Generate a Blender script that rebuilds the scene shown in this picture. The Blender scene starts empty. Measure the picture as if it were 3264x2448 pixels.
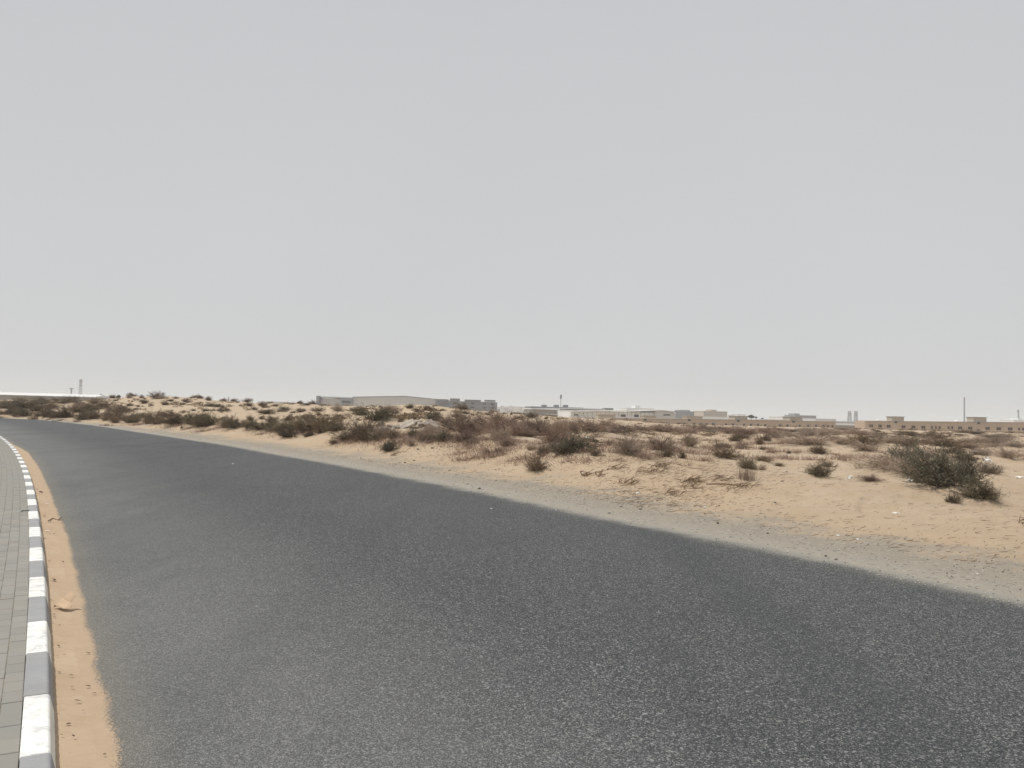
import bpy, math, random
import numpy as np
from mathutils import Vector, Matrix

scene = bpy.context.scene
COL = scene.collection
random.seed(7)
RNG = np.random.default_rng(11)

# ------------------------------------------------------------------ camera
# The photograph is 3264 x 2448; places are surveyed from it by casting rays from
# the eye point onto the ground, and built there at real size.
F, W, H = 2600.0, 3264.0, 2448.0
CZ = 1.72                       # eye height above the carriageway
H0, SLOPE = 1275.0, 0.025       # horizon line in the photograph
roll = math.atan(SLOPE)
pitch = math.atan(((H0 + SLOPE*W/2) - H/2)*math.cos(roll)/F)
fwd = np.array([0, math.cos(pitch), math.sin(pitch)])
r0 = np.array([1.0, 0, 0]); u0 = np.cross(r0, fwd)
rgt = r0*math.cos(roll) + u0*math.sin(roll)
upv = -r0*math.sin(roll) + u0*math.cos(roll)
cam_d = bpy.data.cameras.new('camera')
cam = bpy.data.objects.new('camera', cam_d); COL.objects.link(cam)
cam.matrix_world = Matrix(((rgt[0], upv[0], -fwd[0], 0), (rgt[1], upv[1], -fwd[1], 0), (rgt[2], upv[2], -fwd[2], CZ), (0, 0, 0, 1)))
cam_d.sensor_width = 36.0; cam_d.lens = 36.0*F/W
cam_d.clip_start = 0.05; cam_d.clip_end = 20000
scene.camera = cam

# ------------------------------------------------------------------ light
SUN_EL, SUN_AZ = math.radians(65), math.radians(-98)    # azimuth from +Y, negative = left of view
world = bpy.data.worlds.new('World'); scene.world = world; world.use_nodes = True
wn = world.node_tree; wn.nodes.clear()
sky = wn.nodes.new('ShaderNodeTexSky'); sky.sky_type = 'NISHITA'; sky.sun_disc = False
sky.sun_elevation = SUN_EL; sky.sun_rotation = SUN_AZ
sky.air_density = 1.0; sky.dust_density = 6.0; sky.ozone_density = 1.0
scl = wn.nodes.new('ShaderNodeVectorMath'); scl.operation = 'SCALE'; scl.inputs['Scale'].default_value = 0.10
mixs = wn.nodes.new('ShaderNodeMix'); mixs.data_type = 'RGBA'
mixs.inputs[0].default_value = 0.93                      # dust veil over the blue
# veil: slightly deeper overhead, paler towards the horizon all round
tc = wn.nodes.new('ShaderNodeTexCoord'); sep = wn.nodes.new('ShaderNodeSeparateXYZ')
mr = wn.nodes.new('ShaderNodeMapRange'); mr.inputs[1].default_value = 0.0; mr.inputs[2].default_value = 0.62
vm = wn.nodes.new('ShaderNodeMix'); vm.data_type = 'RGBA'
vm.inputs[6].default_value = (0.645, 0.655, 0.66, 1); vm.inputs[7].default_value = (0.553, 0.565, 0.577, 1)
bg = wn.nodes.new('ShaderNodeBackground'); wo = wn.nodes.new('ShaderNodeOutputWorld')
L = wn.links.new
L(tc.outputs['Generated'], sep.inputs[0]); L(sep.outputs[2], mr.inputs[0]); L(mr.outputs[0], vm.inputs[0])
L(sky.outputs[0], scl.inputs[0]); L(scl.outputs[0], mixs.inputs[6]); L(vm.outputs[2], mixs.inputs[7])
dn = wn.nodes.new('ShaderNodeTexNoise'); dn.inputs['Scale'].default_value = 1.3; dn.inputs['Detail'].default_value = 3
dm = wn.nodes.new('ShaderNodeMapRange'); dm.inputs[1].default_value = 0.3; dm.inputs[2].default_value = 0.7; dm.inputs[3].default_value = 0.975; dm.inputs[4].default_value = 1.03
dv = wn.nodes.new('ShaderNodeVectorMath'); dv.operation = 'SCALE'      # uneven dust, all round the sky
L(tc.outputs['Generated'], dn.inputs['Vector']); L(dn.outputs['Fac'], dm.inputs[0]); L(mixs.outputs[2], dv.inputs[0]); L(dm.outputs[0], dv.inputs['Scale'])
L(dv.outputs[0], bg.inputs[0]); L(bg.outputs[0], wo.inputs[0]); bg.inputs[1].default_value = 1.0
sd = bpy.data.lights.new('sun', 'SUN'); sd.energy = 3.0; sd.angle = math.radians(1.5); sd.color = (1, 0.96, 0.89)
sun = bpy.data.objects.new('sun', sd); COL.objects.link(sun)
sdir = Vector((math.sin(SUN_AZ)*math.cos(SUN_EL), math.cos(SUN_AZ)*math.cos(SUN_EL), math.sin(SUN_EL)))
sun.rotation_euler = sdir.to_track_quat('Z', 'Y').to_euler()
sun.location = (0, 0, 80)
scene.view_settings.view_transform = 'Standard'; scene.view_settings.look = 'None'
scene.view_settings.exposure = 0.0; scene.view_settings.gamma = 1.0; scene.view_settings.use_curve_mapping = False
scene.cycles.volume_bounces = 1; scene.cycles.max_bounces = 6
scene.cycles.use_denoising = True

# ------------------------------------------------------------------ surveying helpers
def ray(px, py):
    d = fwd*F + rgt*(px - W/2) - upv*(py - H/2)
    return d/d[1]
def ground(px, py, z=0.0):
    d = ray(px, py); t = (z - CZ)/d[2]
    return np.array([0, 0, CZ]) + d*t
def PT(px, py, depth):
    return np.array([0, 0, CZ]) + ray(px, py)*depth

# ------------------------------------------------------------------ noise
def _hash(ix, iy, seed):
    n = (ix.astype(np.int64)*374761393 + iy.astype(np.int64)*668265263 + seed*1442695041) & 0xffffffff
    n = ((n ^ (n >> 13))*1274126177) & 0xffffffff
    return ((n ^ (n >> 16)) & 0xffffff)/float(0xffffff)
def vnoise(x, y, seed=0):
    ix, iy = np.floor(x), np.floor(y); fx, fy = x - ix, y - iy
    fx = fx*fx*(3 - 2*fx); fy = fy*fy*(3 - 2*fy)
    a, b = _hash(ix, iy, seed), _hash(ix + 1, iy, seed)
    c, d = _hash(ix, iy + 1, seed), _hash(ix + 1, iy + 1, seed)
    return (a + (b - a)*fx)*(1 - fy) + (c + (d - c)*fx)*fy - 0.5
def fbm(x, y, seed=0, octs=4):
    s = 0; a = 1.0
    for k in range(octs):
        s = s + a*vnoise(x*2**k + 17*k, y*2**k - 9*k, seed + k); a *= 0.5
    return s
def sstep(a, b, x):
    t = np.clip((x - a)/(b - a), 0, 1); return t*t*(3 - 2*t)

# ------------------------------------------------------------------ the road's plan
CC = np.array([-366.2418, -203.3153]); RK = 418.9277     # the kerb's road-side edge is this circle
def polar(x, y):
    dx, dy = x - CC[0], y - CC[1]
    return np.arctan2(dy, dx), np.hypot(dx, dy)
def unpolar(th, rho):
    return CC[0] + rho*np.cos(th), CC[1] + rho*np.sin(th)
E_PX = [(0,1332),(145,1339.5),(289,1354),(434,1375.6),(579,1397),(745,1422),(889,1449),(1034,1472.5),(1158,1496),(1316,1526),(1475,1556),(1633,1588),(1781,1620),(1962,1657),(2142,1689),(2323,1724),(2562,1769),(2742,1807),(2949,1851)]
ep = np.array([ground(x, y)[:2] for x, y in E_PX])
eth, erho = polar(ep[:, 0], ep[:, 1]); o = np.argsort(eth); eth, erho = eth[o], erho[o]
def rho_far(th):
    return np.interp(th, eth, erho)
S_PX = [(0,1391),(42,1417),(61,1426),(89,1441),(105,1463),(119,1481),(137,1517),(154,1553),(168,1590),(184,1636),(220,1717),(236,1798),(258,1880),(261,1900),(300,2065),(337,2230),(373,2362),(385,2445)]
sp = np.array([ground(x, y)[:2] for x, y in S_PX])
sth, srho = polar(sp[:, 0], sp[:, 1]); o = np.argsort(sth); sth, srho = sth[o], srho[o]
def sand_w(th):
    return np.clip(np.interp(th, sth, srho) - RK, 0.02, 2.0)
TH0 = polar(0.0, 0.0)[0]                               # beside the camera
def s_of(th): return (th - TH0)*RK
def th_of(s): return TH0 + s/RK

# ------------------------------------------------------------------ the lie of the land
CTRL = [  # (px, py, distance) of spots on the sand
 (0,1310,95),(0,1290,140),(0,1280,220),(200,1320,82),(200,1300,110),(200,1285,150),(200,1277.5,220),
 (490,1350,58),(490,1320,78),(490,1295,100),(490,1264,130),(350,1330,72),(350,1305,95),(350,1271,140),
 (700,1370,45),(700,1340,60),(700,1310,85),(700,1290,115),(700,1278,140),(590,1268,132),
 (1000,1380,44),(1000,1340,60),(1000,1310,90),(1000,1291,140),(870,1286,140),
 (1200,1462,26.8),(1200,1400,34),(1200,1370,42),(1200,1340,52),(1200,1310,68),(1200,1297,80),
 (1330,1450,26),(1330,1410,31),(1330,1370,38),(1330,1330,52),(1330,1293,75),
 (1500,1440,28),(1500,1400,34),(1500,1350,50),(1500,1309,82),
 (1632,1518,20.9),(1632,1450,26),(1632,1400,35),(1632,1350,60),(1632,1322,85),
 (1800,1480,22),(1800,1430,30),(1800,1370,55),(1800,1334,90),
 (2000,1490,22),(2000,1440,30),(2000,1380,60),(2000,1347,95),
 (2200,1500,22),(2200,1440,32),(2200,1385,65),(2200,1359,110),
 (2400,1640,14),(2400,1540,20),(2400,1450,32),(2400,1400,60),(2400,1371,120),
 (2700,1600,16.5),(2700,1520,22),(2700,1450,34),(2700,1400,62),(2700,1373,120),
 (3100,1640,14.6),(3100,1560,20),(3100,1480,32),(3100,1420,60),(3100,1391,110),(3100,1377,180),
]
pts = [(PT(px, py, d)) for px, py, d in CTRL]
extra = []
for azd in (-33, -22, -11, 0, 11, 22, 33):
    for rr, zz in ((300, -0.9), (480, -2.0), (1200, -2.0), (6000, -2.0)):
        extra.append((rr*math.sin(math.radians(azd)), rr*math.cos(math.radians(azd)), zz))
for px in (300, 700, 1200, 1600, 2000, 2400, 2800, 3200):   # along the shoulder
    e = None
    yy = np.interp(px, [p[0] for p in E_PX], [p[1] for p in E_PX]) if px < 2949 else 1851 + (px - 2949)*0.205
    g = ground(px, yy); extra.append((g[0]*1.08, g[1]*1.08, 0.06))
    extra.append((g[0]*0.6, g[1]*0.6, 0.0))
P = np.array([tuple(p) for p in pts] + extra)
def uv_(x, y):
    az = np.clip(np.arctan2(x, y), -0.62, 0.62)
    return az*3.0, np.log(np.maximum(np.hypot(x, y), 4.0))
pu, pv = uv_(P[:, 0], P[:, 1]); n = len(P)
def phi(r2): return 0.5*r2*np.log(r2 + 1e-9)
A = phi((pu[:, None] - pu)**2 + (pv[:, None] - pv)**2) + np.eye(n)*0.0015
Q = np.c_[np.ones(n), pu, pv]
M = np.block([[A, Q], [Q.T, np.zeros((3, 3))]])
wts = np.linalg.solve(M, np.r_[P[:, 2], 0, 0, 0])
def rbf(x, y):
    x = np.asarray(x, float); sh = x.shape; x = x.ravel(); y = np.asarray(y, float).ravel()
    u, v = uv_(x, y); out = np.empty_like(u)
    for i in range(0, len(u), 60000):
        a, b = u[i:i+60000, None], v[i:i+60000, None]
        out[i:i+60000] = phi((a - pu)**2 + (b - pv)**2) @ wts[:n] + wts[n] + wts[n+1]*a[:, 0] + wts[n+2]*b[:, 0]
    return out.reshape(sh)
def land(x, y, fine=True):
    x = np.asarray(x, float); y = np.asarray(y, float)
    th, rho = polar(x, y); d = rho - rho_far(th); r = np.hypot(x, y)
    az = np.abs(np.arctan2(x, y))
    h = rbf(x, y)
    h = h + (0.25 - h)*sstep(0.75, 1.3, az)
    far = sstep(2, 9, d); s_ = s_of(th)
    h = h + 0.20*sstep(3.2, 5.6, d + 1.6*fbm(x/3.1, y/3.1, 61, 3))*(1 - 0.8*sstep(9, 22, d))*sstep(6, 12, s_)*(1 - sstep(60, 80, s_))
    h = h + far*(0.16*fbm(x/7, y/7, 3, 3)*sstep(14, 40, r) + 0.35*fbm(x/24, y/24, 5, 2)*sstep(45, 110, r)*(1 - 0.8*sstep(160, 300, r)))
    if fine:
        rough = sstep(1.5, 4, d)
        h = h + rough*(0.075*fbm(x/1.3, y/1.3, 8, 3) + 0.035*fbm(x/0.3, y/0.3, 14, 2)*(r < 90))
        # scuffed, slumped sand: little steps where the bank has slipped
        st = fbm(x/2.4, y/2.4, 31, 3)
        h = h + rough*0.07*sstep(0.05, 0.16, st)*sstep(0.0, 60, 60 - r)
    shz = np.where(d < 0.6, -0.05 + 0.075*sstep(-0.5, 0.5, d), 0.025) + 0.016*np.clip(d, 0, 8)
    if fine:
        shz = shz + 0.007*fbm(x/0.35, y/0.35, 41, 3)*sstep(-0.4, 0.3, d)
        # faint wheel rut where vehicles pulled off
        shz = shz - 0.02*np.exp(-((d - 2.6 - 0.15*fbm(x/6, y/6, 2, 1))/0.14)**2)
    z = shz + (h - shz)*sstep(1.4, 4.2, d)
    z = np.where((rho < RK - 3.6), 0.06 + 0.03*fbm(x/3, y/3, 77, 3) if fine else 0.06, z)
    return z
MOUNDS = []
def mounds(x, y):
    s = np.zeros_like(np.asarray(x, float))
    for mx, my, mr_, mh in MOUNDS:
        q = ((x - mx)**2 + (y - my)**2)/(mr_*mr_)
        s = np.maximum(s, mh*np.exp(-q*1.4))
    return s
def surf(x, y):
    x = np.atleast_1d(np.asarray(x, float)); y = np.atleast_1d(np.asarray(y, float))
    return land(x, y) + mounds(x, y)
_T = np.exp(np.linspace(math.log(5.0), math.log(330.0), 420))
def hit(px, py):
    """where the sight line through a spot of the photograph meets the land"""
    d = ray(px, py)
    x, y, z = d[0]*_T, d[1]*_T, CZ + d[2]*_T
    g = land(x, y, fine=False)
    over = z - g
    th, rho = polar(x, y); valid = (rho - rho_far(th)) > -0.3
    k = np.where((over < 0) & valid)[0]
    if len(k): i = k[0]
    else:
        q = np.where((_T > 40) & (_T < 240), (g - CZ)/_T - d[2], -9); i = int(np.argmax(q))
    return x[i], y[i], _T[i]

# ------------------------------------------------------------------ mesh helpers
def new_obj(name, me, parent=None):
    o = bpy.data.objects.new(name, me); COL.objects.link(o)
    if parent is not None: o.parent = parent
    return o
def empty(name, loc=(0, 0, 0), rz=0.0):
    o = bpy.data.objects.new(name, None); COL.objects.link(o)
    o.location = loc; o.rotation_euler = (0, 0, rz); o.empty_display_size = 0.2
    return o
def tag(o, label, cat, group=None):
    o['label'] = label; o['category'] = cat
    if group: o['group'] = group
    return o
def struct(o):
    o['kind'] = 'structure'; return o
def fast_mesh(name, V, Fc, mats, smooth=True, midx=None):
    V = np.asarray(V, np.float32); Fc = np.asarray(Fc, np.int32); k = Fc.shape[1]
    me = bpy.data.meshes.new(name)
    me.vertices.add(len(V)); me.vertices.foreach_set('co', V.ravel())
    me.loops.add(Fc.size); me.loops.foreach_set('vertex_index', Fc.ravel())
    me.polygons.add(len(Fc)); me.polygons.foreach_set('loop_start', np.arange(0, Fc.size, k, dtype=np.int32))
    me.polygons.foreach_set('loop_total', np.full(len(Fc), k, np.int32))
    if midx is not None: me.polygons.foreach_set('material_index', np.asarray(midx, np.int32))
    me.polygons.foreach_set('use_smooth', np.full(len(Fc), smooth))
    me.update(calc_edges=True)
    for m in mats: me.materials.append(m)
    return me
class MB:
    def __init__(s): s.v = []; s.f = []
    def box(s, x0, x1, y0, y1, z0, z1):
        b = len(s.v)
        s.v += [(x0,y0,z0),(x1,y0,z0),(x1,y1,z0),(x0,y1,z0),(x0,y0,z1),(x1,y0,z1),(x1,y1,z1),(x0,y1,z1)]
        s.f += [tuple(b+i for i in q) for q in ((0,3,2,1),(4,5,6,7),(0,1,5,4),(1,2,6,5),(2,3,7,6),(3,0,4,7))]
        return s
    def prism(s, prof, y0, y1):
        """profile in x,z pushed from y0 to y1"""
        b = len(s.v); k = len(prof)
        s.v += [(x, y0, z) for x, z in prof] + [(x, y1, z) for x, z in prof]
        s.f += [tuple(range(b, b+k)), tuple(range(b+2*k-1, b+k-1, -1))]
        s.f += [(b+i, b+k+i, b+k+(i+1) % k, b+(i+1) % k) for i in range(k)]
        return s
    def bar(s, a, b_, r, sides=4, r2=None):
        a = Vector(a); b_ = Vector(b_); d = (b_ - a).normalized(); r2 = r if r2 is None else r2
        u = d.orthogonal().normalized(); w = d.cross(u); k = len(s.v)
        for p, q in ((a, r), (b_, r2)):
            for i in range(sides):
                t = 2*math.pi*i/sides + 0.3
                s.v.append(tuple(p + (u*math.cos(t) + w*math.sin(t))*q))
        s.f += [(k+i, k+(i+1) % sides, k+sides+(i+1) % sides, k+sides+i) for i in range(sides)]
        s.f += [tuple(range(k+sides-1, k-1, -1)), tuple(range(k+sides, k+2*sides))]
        return s
    def mesh(s, name, mat):
        me = bpy.data.meshes.new(name); me.from_pydata(s.v, [], s.f); me.update()
        me.materials.append(mat); return me
    def build(s, name, mat, parent=None):
        return new_obj(name, s.mesh(name, mat), parent)

# ------------------------------------------------------------------ materials
class N:
    def __init__(s, name):
        s.m = bpy.data.materials.new(name); s.m.use_nodes = True; s.t = s.m.node_tree; s.t.nodes.clear()
        s.out = s.t.nodes.new('ShaderNodeOutputMaterial'); s.b = s.t.nodes.new('ShaderNodeBsdfPrincipled')
        s.t.links.new(s.b.outputs[0], s.out.inputs[0]); s.b.inputs['Specular IOR Level'].default_value = 0.25
        tcn = s.t.nodes.new('ShaderNodeTexCoord'); s.gen = tcn.outputs['Object']
        s.geo = s.t.nodes.new('ShaderNodeNewGeometry').outputs['Position']
    def lk(s, a, b): s.t.links.new(a, b)
    def set(s, sock, v):
        if isinstance(v, bpy.types.NodeSocket): s.lk(v, sock)
        else:
            if isinstance(v, tuple) and len(v) == 3 and sock.type == 'RGBA': v = (*v, 1)
            sock.default_value = v
    def noise(s, sc, det=4, rough=0.6, vec=None, dist=0.0):
        q = s.t.nodes.new('ShaderNodeTexNoise'); q.inputs['Scale'].default_value = sc
        q.inputs['Detail'].default_value = det; q.inputs['Roughness'].default_value = rough
        q.inputs['Distortion'].default_value = dist
        s.lk(vec if vec is not None else s.geo, q.inputs['Vector']); return q.outputs['Fac']
    def vor(s, sc, out='Distance', feat='F1', vec=None):
        q = s.t.nodes.new('ShaderNodeTexVoronoi'); q.feature = feat; q.inputs['Scale'].default_value = sc
        s.lk(vec if vec is not None else s.geo, q.inputs['Vector']); return q.outputs[out]
    def ramp(s, v, a, b, c=0.0, d=1.0, smooth=False):
        q = s.t.nodes.new('ShaderNodeMapRange'); s.set(q.inputs[0], v)
        if smooth: q.interpolation_type = 'SMOOTHSTEP'
        for i, k in enumerate((a, b, c, d)): s.set(q.inputs[i+1], k)
        return q.outputs[0]
    def mix(s, f, a, b, mode='MIX'):
        q = s.t.nodes.new('ShaderNodeMix'); q.data_type = 'RGBA'; q.blend_type = mode
        s.set(q.inputs[0], f); s.set(q.inputs[6], a); s.set(q.inputs[7], b); return q.outputs[2]
    def math(s, op, a, b=0.0, c=0.0):
        q = s.t.nodes.new('ShaderNodeMath'); q.operation = op
        s.set(q.inputs[0], a); s.set(q.inputs[1], b); s.set(q.inputs[2], c); return q.outputs[0]
    def attr(s, name):
        q = s.t.nodes.new('ShaderNodeAttribute'); q.attribute_name = name; return q.outputs['Fac']
    def sepc(s, v, i):
        q = s.t.nodes.new('ShaderNodeSeparateXYZ'); s.lk(v, q.inputs[0]); return q.outputs[i]
    def mapping(s, scale, vec=None, rot=(0, 0, 0)):
        q = s.t.nodes.new('ShaderNodeMapping'); q.inputs['Scale'].default_value = scale; q.inputs['Rotation'].default_value = rot
        s.lk(vec if vec is not None else s.geo, q.inputs[0]); return q.outputs[0]
    def bump(s, h, strength=0.5, dist=0.01):
        q = s.t.nodes.new('ShaderNodeBump'); q.inputs['Strength'].default_value = strength
        q.inputs['Distance'].default_value = dist; s.set(q.inputs['Height'], h)
        s.lk(q.outputs[0], s.b.inputs['Normal']); return q
    def rnd(s):
        return s.t.nodes.new('ShaderNodeObjectInfo').outputs['Random']
    def done(s, col, rough=0.9):
        s.set(s.b.inputs['Base Color'], col); s.set(s.b.inputs['Roughness'], rough); return s.m

def plain(name, col, rough=0.8, var=0.12, sc=1.5):
    q = N(name)
    f = q.ramp(q.noise(sc, 4, vec=q.gen), 0.3, 0.7, 1 - var, 1 + var)
    c = q.mix(1.0, col, q.mix(1.0, (1, 1, 1), (1, 1, 1)), 'MULTIPLY')
    v = q.t.nodes.new('ShaderNodeHueSaturation'); v.inputs['Color'].default_value = (*col, 1); q.lk(f, v.inputs['Value'])
    return q.done(v.outputs[0], rough)

# sand of the open land, grading into the grey gravel shoulder
q = N('sand')
base = q.mix(q.ramp(q.noise(0.35, 5), 0.35, 0.65), (0.455, 0.355, 0.255), (0.50, 0.405, 0.305))
base = q.mix(q.ramp(q.noise(2.2, 6, 0.7), 0.42, 0.75, 0, 0.55), base, (0.40, 0.285, 0.165))
base = q.mix(q.ramp(q.noise(0.09, 3), 0.5, 0.72, 0, 0.5), base, (0.48, 0.385, 0.275))
drf = q.ramp(q.math('ADD', q.attr('edge_distance'), q.ramp(q.noise(0.5, 4), 0.3, 0.7, -1.5, 1.5)), 2.5, 7.5, 0.4, 0, True)
base = q.mix(q.ramp(q.noise(1.0, 6, 0.72, vec=q.mapping((0.6, 2.6, 1), rot=(0, 0, math.radians(-25)))), 0.48, 0.72, 0, 0.5), base, (0.365, 0.27, 0.175))
base = q.mix(drf, base, (0.465, 0.348, 0.235))
spk = q.ramp(q.noise(38, 2, 0.5), 0.62, 0.72, 0, 0.45)
base = q.mix(spk, base, (0.27, 0.20, 0.13))
grav = q.mix(q.ramp(q.noise(55, 3, 0.7), 0.35, 0.68), (0.26, 0.228, 0.188), (0.37, 0.33, 0.275))
grav = q.mix(q.ramp(q.noise(1.4, 4), 0.42, 0.7, 0, 0.6), grav, (0.36, 0.315, 0.25))
peb = q.vor(26, 'Color')
grav = q.mix(q.ramp(q.sepc(peb, 0), 0.94, 0.96, 0, 0.6), grav, (0.46, 0.43, 0.38))
grav = q.mix(q.ramp(q.attr('edge_distance'), 0.15, 0.95, 0.45, 0, True), grav, (0.37, 0.345, 0.30))
grav = q.mix(q.ramp(q.sepc(peb, 1), 0.95, 0.97, 0, 0.6), grav, (0.13, 0.12, 0.11))
dd = q.math('ADD', q.attr('edge_distance'), q.ramp(q.noise(0.6, 5, 0.65), 0.25, 0.75, -1.25, 1.25))
dd = q.math('ADD', dd, q.ramp(q.noise(14, 3), 0.3, 0.7, -0.35, 0.35))
gm = q.ramp(dd, q.attr('shoulder_inner'), q.attr('shoulder_width'), 1, 0, True)
col = q.mix(gm, base, grav)
hgt = q.math('ADD', q.math('MULTIPLY', q.noise(7, 6, 0.72), 0.075), q.math('MULTIPLY', q.noise(60, 3, 0.6), 0.008))
q.bump(hgt, 0.9, 1.0)
SAND = q.done(col, 0.95)

# wind-blown orange sand in the channel by the kerb
q = N('drift_sand')
base = q.mix(q.ramp(q.noise(1.5, 5), 0.35, 0.65), (0.425, 0.315, 0.218), (0.47, 0.36, 0.256))
base = q.mix(q.ramp(q.noise(9, 5, 0.7), 0.5, 0.72, 0, 0.4), base, (0.35, 0.24, 0.14))
base = q.mix(q.ramp(q.noise(120, 2), 0.66, 0.72, 0, 0.5), base, (0.22, 0.15, 0.09))
wv = q.t.nodes.new('ShaderNodeTexWave'); wv.inputs['Scale'].default_value = 3.2; wv.inputs['Distortion'].default_value = 5.0
wv.inputs['Detail'].default_value = 3; wv.inputs['Detail Scale'].default_value = 1.2
q.lk(q.mapping((0.45, 1.0, 1), rot=(0, 0, math.radians(62))), wv.inputs['Vector'])
wv.bands_direction = 'X'
hgt = q.math('ADD', q.math('MULTIPLY', wv.outputs['Fac'], 0.007), q.math('MULTIPLY', q.noise(120, 3), 0.002))
q.bump(hgt, 0.8, 1.0)
DRIFT = q.done(base, 0.95)

# worn asphalt: grey aggregate in a dark binder, dusty towards the kerb
q = N('asphalt')
v1 = q.vor(135, 'Color'); v1d = q.vor(135, 'Distance')
v2 = q.vor(78, 'Color')
st = q.ramp(q.sepc(v1, 0), 0.0, 1.0, 0.0, 1.0)
st = q.math('POWER', st, 2.6)
c = q.mix(st, (0.022, 0.026, 0.028), (0.30, 0.308, 0.31))
c = q.mix(q.ramp(v1d, 0.45, 0.8, 0, 0.65), c, (0.028, 0.03, 0.032))
c = q.mix(q.ramp(q.sepc(v2, 1), 0.935, 0.95, 0, 0.75), c, (0.40, 0.41, 0.405))
c = q.mix(q.ramp(q.sepc(v1, 2), 0.965, 0.975, 0, 0.8), c, (0.42, 0.41, 0.38))
c = q.mix(q.ramp(q.noise(30, 4, 0.7), 0.35, 0.7, 0, 0.12), c, (0.13, 0.137, 0.14))
patch = q.ramp(q.noise(0.22, 5, 0.55), 0.3, 0.7, 0, 1)
c = q.mix(q.math('MULTIPLY', patch, 0.28), c, (0.06, 0.066, 0.07))
lane = q.ramp(q.attr('kerb_distance'), 0.3, 3.8, 1, 0, True)
c = q.mix(q.math('MULTIPLY', lane, q.ramp(q.noise(1.1, 5, 0.7), 0.2, 0.8, 0.5, 0.85)), c, q.mix(st, (0.165, 0.168, 0.166), (0.33, 0.33, 0.32)))
# long traffic streaks along the carriageway
c = q.mix(q.math('MULTIPLY', q.ramp(q.noise(0.5, 4, 0.6, vec=q.mapping((1.2, 0.12, 1), rot=(0, 0, math.radians(-32)))), 0.45, 0.7), 0.34), c, (0.045, 0.052, 0.058))
# grains of sand strewn past the drift, and gravel dust at the far edge
grain = q.noise(70, 3, 0.75)
ds = q.math('ADD', q.attr('sand_distance'), q.ramp(q.noise(1.6, 4), 0.3, 0.7, -0.02, 0.02))
thr = q.ramp(ds, -0.13, 0.07, -0.1, 0.80)
sm = q.ramp(q.math('SUBTRACT', grain, thr), -0.05, 0.07)
c = q.mix(q.ramp(ds, 0.0, 0.35, 0.30, 0, True), c, (0.30, 0.265, 0.21))
c = q.mix(sm, c, q.mix(q.ramp(q.noise(9, 5, 0.7), 0.3, 0.7), (0.435, 0.325, 0.226), (0.39, 0.288, 0.195)))
df = q.math('ADD', q.attr('far_distance'), q.ramp(q.noise(1.3, 5, 0.7), 0.3, 0.7, -0.14, 0.14))
thr = q.ramp(df, -0.05, 0.45, 0.32, 0.66)
fm = q.ramp(q.math('SUBTRACT', grain, thr), -0.05, 0.07)
c = q.mix(fm, c, (0.35, 0.33, 0.29))
c = q.mix(q.ramp(df, 0.0, 0.7, 0.25, 0, True), c, (0.30, 0.285, 0.25))
q.bump(q.math('MULTIPLY', q.math('SUBTRACT', 1.0, sm), q.math('SUBTRACT', q.math('MULTIPLY', q.sepc(v1, 0), 0.005), q.math('MULTIPLY', v1d, 0.007))), 0.9, 1.0)
ASPH = q.done(c, 0.85)

# kerb stone, bare and painted
q = N('kerb_concrete')
c = q.mix(q.ramp(q.noise(6, 5, vec=q.geo), 0.3, 0.7), (0.275, 0.28, 0.29), (0.33, 0.335, 0.342))
c = q.mix(q.ramp(q.noise(1.8, 4), 0.5, 0.75, 0, 0.5), c, (0.34, 0.31, 0.26))
c = q.mix(q.ramp(q.noise(90, 2), 0.62, 0.7, 0, 0.4), c, (0.14, 0.14, 0.145))
q.bump(q.noise(140, 3), 0.4, 0.003)
KCON = q.done(c, 0.85)
q = N('kerb_white_paint')
c = q.mix(q.ramp(q.noise(5, 3), 0.4, 0.7), (0.80, 0.80, 0.78), (0.72, 0.71, 0.67))
fl = q.math('ADD', q.math('MULTIPLY', q.noise(9, 6, 0.62, vec=q.mapping((1.0, 1.0, 1))), 0.75), q.math('MULTIPLY', q.noise(45, 4, 0.7), 0.25))
c = q.mix(q.ramp(fl, 0.51, 0.585, 0, 0.55), c, (0.42, 0.425, 0.43))
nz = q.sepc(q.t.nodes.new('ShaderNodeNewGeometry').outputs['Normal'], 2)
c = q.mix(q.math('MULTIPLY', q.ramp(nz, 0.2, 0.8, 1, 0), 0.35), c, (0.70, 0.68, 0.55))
q.bump(q.noise(60, 4), 0.4, 0.003)
KWHT = q.done(c, 0.6)

q = N('paver')
c = q.mix(q.rnd(), (0.245, 0.24, 0.222), (0.29, 0.282, 0.26))
c = q.mix(q.ramp(q.noise(1.7, 5), 0.4, 0.7, 0, 0.5), c, (0.30, 0.265, 0.22))
c = q.mix(q.ramp(q.noise(150, 2), 0.6, 0.72, 0, 0.4), c, (0.15, 0.145, 0.135))
q.bump(q.noise(160, 3), 0.5, 0.003)
PAV = q.done(c, 0.9)
q = N('joint_sand')
c = q.mix(q.ramp(q.noise(12, 4), 0.35, 0.65), (0.22, 0.195, 0.155), (0.33, 0.29, 0.23))
JOINT = q.done(c, 0.95)

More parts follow.
